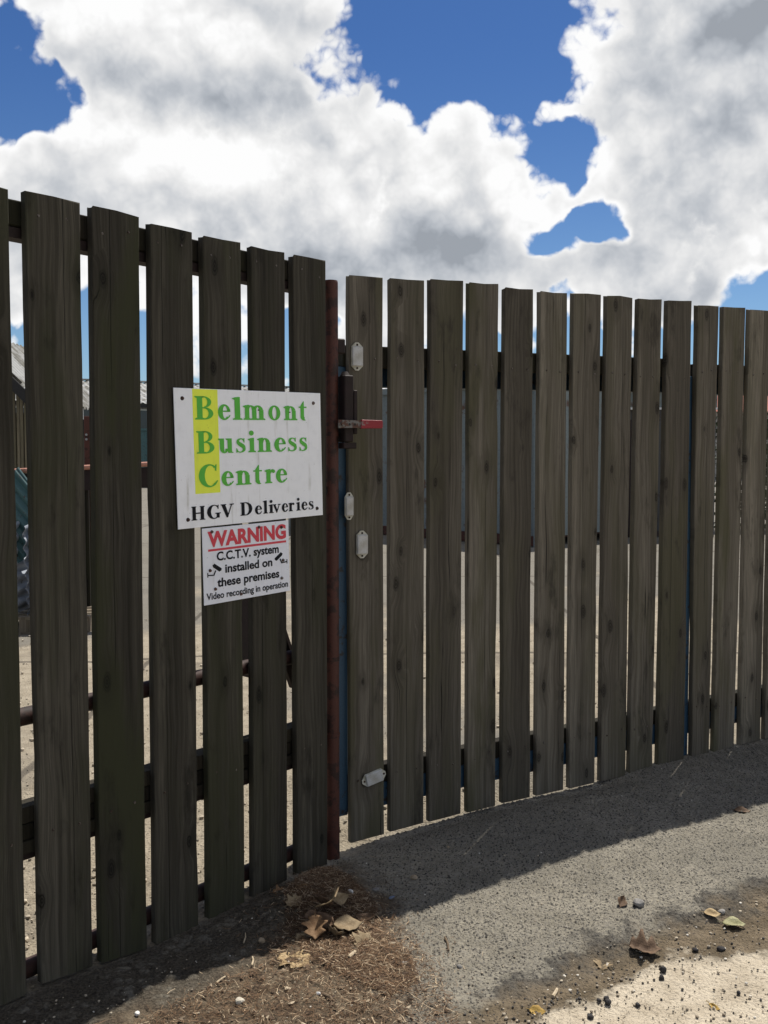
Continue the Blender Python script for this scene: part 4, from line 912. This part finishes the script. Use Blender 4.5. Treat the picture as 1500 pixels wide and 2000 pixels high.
dry_leaf('large pale sunlit lobed leaf in front of the leaf pile', (575, 1877), .107, -32, 'lobed', 'pale', .12, 0, 0, .1)
dry_leaf('tan leaf on needle litter right of the leaf pile', (711, 1843), .081, 70, 'lobed', 'tan', .3, 20, -10)
dry_leaf('dark brown curled leaf right of the pile in shadow edge', (712, 1796), .061, 10, 'slim', 'brown', .8, 40, 0)
dry_leaf('dull brown leaf curled over the back of the leaf pile', (628, 1775), .075, 150, 'pointed', 'brown', .6, 35, -10, .6, lift=.015)
dry_leaf('thin tan leaf on edge near the top of the leaf pile', (662, 1768), .060, 40, 'oval', 'tan', .7, 50, 0, .5, lift=.010)
dry_leaf('crumpled tan leaf between orange leaf and broad leaf', (652, 1832), .060, 110, 'lobed', 'tan', .7, 30, 20, .7, lift=.006)
dry_leaf('upright folded brown leaf alone on sunlit tarmac', (1213, 1765), .042, 60, 'pointed', 'brown', .6, 30, -30, .8)
dry_leaf('tan oval leaf beside the pale green one at right', (1391, 1785), .050, -12, 'oval', 'pale', .4, 18, 0)
dry_leaf('pale green oval leaf at the right tarmac edge', (1433, 1804), .067, -8, 'oval', 'green', .2, 8, 0)
dry_leaf('large dark brown folded leaf on the tarmac edge', (1260, 1856), .088, -14, 'lobed', 'brown', .5, 14, 0, .7)
dry_leaf('tan star-shaped leaf on the broken tarmac edge', (1176, 1885), .052, 80, 'lobed', 'tan', .25, 8, 0)
dry_leaf('small yellow leaf sliver on pale sand at bottom right', (1396, 1968), .035, -60, 'slim', 'yellow', .5, 25, 0)
dry_leaf('yellow curled leaf at the bottom below the tarmac', (1050, 1977), .042, -15, 'pointed', 'yellow', .6, 20, 0)
dry_leaf('brown leaf lying in the gate shadow at far right', (1449, 1584), .063, -10, 'oval', 'brown', .3, 10, 0)
dry_leaf('faded leaf edge at the foot of the fence slats', (548, 1742), .050, 25, 'lobed', 'orange', .4, 10, 0)

def stone_mat(name, a, b2c):
    m, nt, b = new_mat(name, .85, 0, .2); p = nt.add('ShaderNodeTexCoord').outputs['Object']
    n = nt.noise(p, 90, 4, .6); nt.l.new(nt.mix(nt.ramp(n, .3, .7), (*a, 1), (*b2c, 1)), b.inputs['Base Color'])
    nt.l.new(nt.bump(n, .5, .002), b.inputs['Normal']); return m
SM = {'grey': stone_mat('grey_stone', (.160, .152, .144), (.288, .272, .248)), 'dark': stone_mat('dark_tar_lump', (.028, .026, .027), (.060, .056, .054)),
      'tan': stone_mat('tan_stone', (.240, .184, .120), (.336, .272, .192)), 'cream': stone_mat('cream_stone', (.440, .392, .304), (.560, .512, .416)), 'blue': stone_mat('blue_chip', (.096, .128, .192), (.144, .176, .240)),
      'white': stone_mat('white_chip', (.544, .528, .496), (.640, .632, .608)), 'wood': stone_mat('pale_wood', (.336, .264, .168), (.480, .400, .288)), 'stick': stone_mat('brown_stick', (.072, .048, .032), (.160, .120, .080))}
def ico(sub, rnd_, sx, sy, sz, flat=.25):
    bm = bmesh.new(); bmesh.ops.create_icosphere(bm, subdivisions=sub, radius=1)
    ax = [Vector((rnd_.gauss(0, 1), rnd_.gauss(0, 1), rnd_.gauss(0, 1))).normalized() for _ in range(7)]
    for v in bm.verts:
        c = v.co.copy()
        for a in ax:
            d = c.dot(a)
            if d > .72: c -= a*(d-.72)*.85
        v.co = Vector((c.x*sx, c.y*sy, c.z*sz))
    return bm
def stone(label, px, size, mat, h=.65, name='pebble', cat='stone', aspect=.75, rot=None):
    size *= .82 if mat == 'dark' else .92
    rnd_ = random.Random(int(px[0]*7+px[1])); g = on_ground(*px); z = gz(g)
    bm = ico(2, rnd_, size/2, size/2*aspect, size/2*h); me = bpy.data.meshes.new(name); bm.to_mesh(me); bm.free(); me.materials.append(SM[mat])
    o = link(name, me, None, (g.x, g.y, z + size*h*.40), (rnd_.uniform(-.2, .2), rnd_.uniform(-.2, .2), rnd_.uniform(0, 3) if rot is None else rot))
    return tag(o, label, cat, 'loose stones and chips on the ground')
stone('grey angular stone alone on the tarmac below the upright leaf', (1246, 1795), .044, 'grey')
stone('grey stone between the two oval leaves at right', (1409, 1806), .030, 'grey')
stone('dark tar lump at the top edge of the sand patch', (1295, 1906), .027, 'dark', .9)
stone('dark tar lump just below another on the sand edge', (1292, 1919), .021, 'dark', .9)
stone('largest lump of the dark cluster on pale sand', (1187, 1965), .028, 'dark', .8)
stone('upper lump of the dark cluster on pale sand', (1184, 1956), .021, 'dark', .8)
stone('left lump of the dark cluster on pale sand', (1170, 1960), .017, 'dark', .8)
stone('dark lump alone on sand at the bottom right of centre', (1246, 1970), .022, 'dark', .8)
stone('dark lump on the sand edge near the right side', (1408, 1868), .032, 'dark', .6)
stone('dark lump left of the right-hand one at the sand edge', (1358, 1868), .024, 'dark', .7)
stone('dark lump at the bottom edge left of the sand cluster', (1153, 1991), .026, 'dark', .6)
stone('round dark lump on sand toward the lower right corner', (1442, 1951), .018, 'dark', .9)
stone('round tan pebble on the shaded tarmac', (809, 1722), .030, 'tan')
stone('flat grey pebble right of the leaf pile in shadow', (734, 1745), .034, 'grey', .4)
stone('white pebble on dark litter right of the pile', (684, 1766), .026, 'white')
stone('rectangular white chip on sunlit needle litter', (791, 1889), .030, 'white', .35, aspect=.5, rot=-.1)
stone('round tan pebble on shaded soil left of the pile', (511, 1842), .026, 'tan', .8)
stone('cream pebble in the sunlit litter at bottom left', (468, 1963), .032, 'cream', .7)
stone('blue-grey chip on the shaded tarmac edge', (765, 1757), .024, 'blue', .4)
stone('small white pebble at the foot of the sunlit litter', (622, 1946), .018, 'white')
stone('white stone half hidden in the bottom left litter', (268, 1991), .020, 'white')
stone('small grey stone on sunlit tarmac left of centre', (897, 1893), .018, 'grey')
stone('brown pebble in the gate shadow left of the reflector foot', (875, 1670), .018, 'tan')
def stick(label, p0, p1, r, mat, name='twig'):
    a = on_ground(*p0); b_ = on_ground(*p1); a.z = gz(a)+r*.8+.003; b_.z = gz(b_)+r*.8+.003; mb = MB(); mid = (a+b_)/2 + Vector((.003, .002, .002)); c = a.copy()
    mb.tube(a-c, mid-c, r, r*.95, 7); mb.tube(mid-c, b_-c, r*.95, r*.7, 7)
    o = mb.build(name, SM[mat], None, c, smooth=True); return tag(o, label, 'twig', 'twigs and splinters on the ground')
stick('short dark stick on tarmac right of the litter', (869, 1835), (876, 1862), .0035, 'stick')
stick('pale wood splinter on the broken tarmac edge', (1080, 1952), (1088, 1937), .005, 'wood')
stick('pale wood chip on the litter right of the pile', (682, 1881), (694, 1870), .006, 'wood')
stick('thin upright straw splinter on shaded soil', (476, 1844), (479, 1826), .0022, 'wood')
stick('pale straw at the shadow edge bottom left', (423, 1924), (440, 1911), .003, 'wood')
stick('dark stick fragment in the litter at the bottom', (629, 1947), (655, 1965), .004, 'stick')
stick('brown stick in litter above the bottom edge', (706, 1915), (726, 1925), .004, 'stick')
stick('tan standing straw stub on soil left of the pale leaf', (492, 1889), (493, 1872), .003, 'wood')

# needle and leaf litter, loose grit: nobody could count these
def rand_px(poly_px, n, rs):
    xs_ = [p[0] for p in poly_px]; ys_ = [p[1] for p in poly_px]; out = []
    while len(out) < n:
        x = rs.uniform(min(xs_), max(xs_)); y = rs.uniform(min(ys_), max(ys_)); ins = False; j = len(poly_px)-1
        for i in range(len(poly_px)):
            (xi, yi), (xj, yj) = poly_px[i], poly_px[j]
            if (yi > y) != (yj > y) and x < (xj-xi)*(y-yi)/(yj-yi)+xi: ins = not ins
            j = i
        if ins: out.append((x, y))
    return out
def stuff_mesh(name, vs, fs, cols, mat, label, cat):
    me = bpy.data.meshes.new(name); me.from_pydata(vs, [], fs); me.materials.append(mat)
    at = me.attributes.new('tone', 'FLOAT', 'POINT'); at.data.foreach_set('value', cols)
    o = link(name, me); return tag(o, label, cat, None, 'stuff')
def tone_mat(name, a, b2c, c2=None):
    m, nt, b = new_mat(name, .8, 0, .2); t = nt.attr('tone').outputs['Fac']
    c = nt.mix(nt.ramp(t, 0, .7, smooth=False), (*a, 1), (*b2c, 1))
    if c2: c = nt.mix(nt.ramp(t, .80, .93), c, (*c2, 1))
    nt.l.new(c, b.inputs['Base Color']); return m
rs = random.Random(41)
LIT = [(560, 1745), (610, 1712), (660, 1716), (700, 1745), (760, 1770), (800, 1830), (850, 1900), (900, 1990), (880, 2060), (150, 2060), (330, 1975), (420, 1925), (520, 1880), (545, 1810)]
PILE = [(555, 1760), (585, 1725), (640, 1712), (690, 1740), (735, 1775), (745, 1820), (800, 1870), (820, 1920), (760, 1950), (650, 1900), (590, 1860), (560, 1820)]
pts = rand_px(LIT, 9000, rs) + rand_px(PILE, 13000, rs)
pts = pts + [(x + rs.gauss(0, 55), y + rs.gauss(0, 28)) for x, y in rs.sample(pts, 4500) if y < 1990]
pts = pts + rand_px([(575, 1750), (600, 1722), (650, 1712), (700, 1745), (740, 1785), (700, 1815), (640, 1825), (590, 1800)], 7000, rs)
pz_x = np.array([on_ground(x, y) for x, y in pts]); zz_ = ground_z(pz_x[:, 0], pz_x[:, 1])
vs, fs, cols = [], [], []
for (x, y, _), z in zip(pz_x, zz_):
    l = .006 + .030*rs.random()**2; a = rs.uniform(0, 2*math.pi); w = rs.uniform(.00025, .0006)*(2.4 if rs.random() < .03 else 1); tlt = rs.uniform(-.25, .45); bend = rs.uniform(-.5, .5)
    k = len(vs); c, s_ = math.cos(a), math.sin(a); h0_ = z + rs.uniform(.002, .010)
    for t in (0, .5, 1):
        bx = (t-.5)*l; by = bend*l*(t-.5)**2
        px_, py_ = x + c*bx - s_*by, y + s_*bx + c*by; hz_ = h0_ + tlt*l*t*.6
        vs += [(px_ - s_*w, py_ + c*w, hz_), (px_ + s_*w, py_ - c*w, hz_ + w*.6)]
    fs += [(k, k+1, k+3, k+2), (k+2, k+3, k+5, k+4)]; tn = rs.random()**1.15; cols += [tn]*6
stuff_mesh('needle_litter', vs, fs, cols, tone_mat('dry_needles', (.038, .021, .013), (.185, .112, .062), (.50, .39, .26)), 'brown dry needle and straw litter heaped at the fence corner', 'litter')
pts = rand_px(LIT, 600, rs) + rand_px(PILE, 500, rs)
vs, fs, cols = [], [], []
pp_ = [on_ground(x, y) for x, y in pts]
for g, z in zip(pp_, ground_z([p.x for p in pp_], [p.y for p in pp_]).tolist()):
    l = .0025 + .009*rs.random()**2; a = rs.uniform(0, 6.28); w = l*rs.uniform(.35, .7); k = len(vs); cu = rs.uniform(0, .5)*l; tl = rs.uniform(-.3, .3)
    c, s_ = math.cos(a), math.sin(a)
    for bx, by, bz in ((-l, 0, cu), (-l*.3, -w, 0), (l*.4, -w*.7, 0), (l, 0, cu), (l*.3, w, .3*cu), (-l*.4, w*.8, 0)):
        vs.append((g.x+c*bx-s_*by, g.y+s_*bx+c*by, z+.006+bz+tl*by))
    fs += [(k, k+1, k+2, k+3), (k, k+3, k+4, k+5)]; tn = rs.random(); cols += [tn]*6
stuff_mesh('leaf_crumbs', vs, fs, cols, tone_mat('leaf_crumb', (.035, .023, .016), (.12, .082, .052), (.38, .31, .22)), 'crumbled brown leaf flakes scattered through the litter', 'litter')
def gravel(name, regions, mat, label):
    vs, fs, cols = [], [], []
    base = []
    for _ in range(10):
        bm = ico(1, rs, 1, .8, .7); bm.verts.ensure_lookup_table(); base.append(([v.co.copy() for v in bm.verts], [tuple(v.index for v in f.verts) for f in bm.faces])); bm.free()
    for pl_, n, lo, hi in regions:
        pp_ = [on_ground(x, y) for x, y in rand_px(pl_, n, rs)]
        for g, z in zip(pp_, ground_z([p.x for p in pp_], [p.y for p in pp_]).tolist()):
            r = lo + (hi-lo)*rs.random()**4; a = rs.uniform(0, 6.28); c, s_ = math.cos(a), math.sin(a); bv, bf = rs.choice(base); k = len(vs)
            for v in bv: vs.append((g.x+r*(c*v.x-s_*v.y), g.y+r*(s_*v.x+c*v.y), z+.002+r*(.45+v.z)))
            fs += [tuple(i+k for i in f) for f in bf]; cols += [rs.random()]*len(bv)
    return stuff_mesh(name, vs, fs, cols, mat, label, 'gravel')
SAND = [(800, 2300), (1000, 1990), (1150, 1930), (1300, 1890), (1520, 1850), (1900, 1760), (2300, 1760), (2300, 2300)]
EDGE = [(850, 2010), (960, 1960), (1150, 1880), (1350, 1800), (1520, 1760), (2000, 1620), (2000, 1710), (1520, 1850), (1300, 1900), (1120, 1960), (1000, 2030)]
TARM = [(690, 1690), (1000, 1590), (1500, 1470), (1520, 1770), (1300, 1830), (1100, 1900), (950, 1970), (850, 1900), (800, 1800)]
gravel('dark_grit', [(SAND, 4200, .0008, .0052), (EDGE, 1000, .0010, .0055), (TARM, 350, .0010, .0040)], tone_mat('dark_grit', (.030, .028, .027), (.085, .078, .07)), 'dark tar grit scattered over sand and the tarmac edge')
gravel('pale_grit', [(SAND, 2600, .0012, .006), (EDGE, 550, .0015, .007), (TARM, 500, .0012, .0045), (LIT, 300, .0012, .005), ([(300, 1880), (640, 1715), (560, 1850), (380, 1950), (60, 2040), (0, 2010)], 110, .0015, .005)], tone_mat('pale_grit', (.20, .165, .125), (.42, .36, .27), (.62, .58, .5)), 'pale grit and tiny stones scattered on the ground')
YARD = [(20, 1900), (640, 1640), (1350, 1450), (1350, 1180), (640, 1180), (20, 1230)]
gravel('yard_grit', [(YARD, 2200, .004, .014)], tone_mat('yard_grit', (.12, .105, .08), (.50, .43, .33)), 'loose grit over the sunlit yard behind the fence')
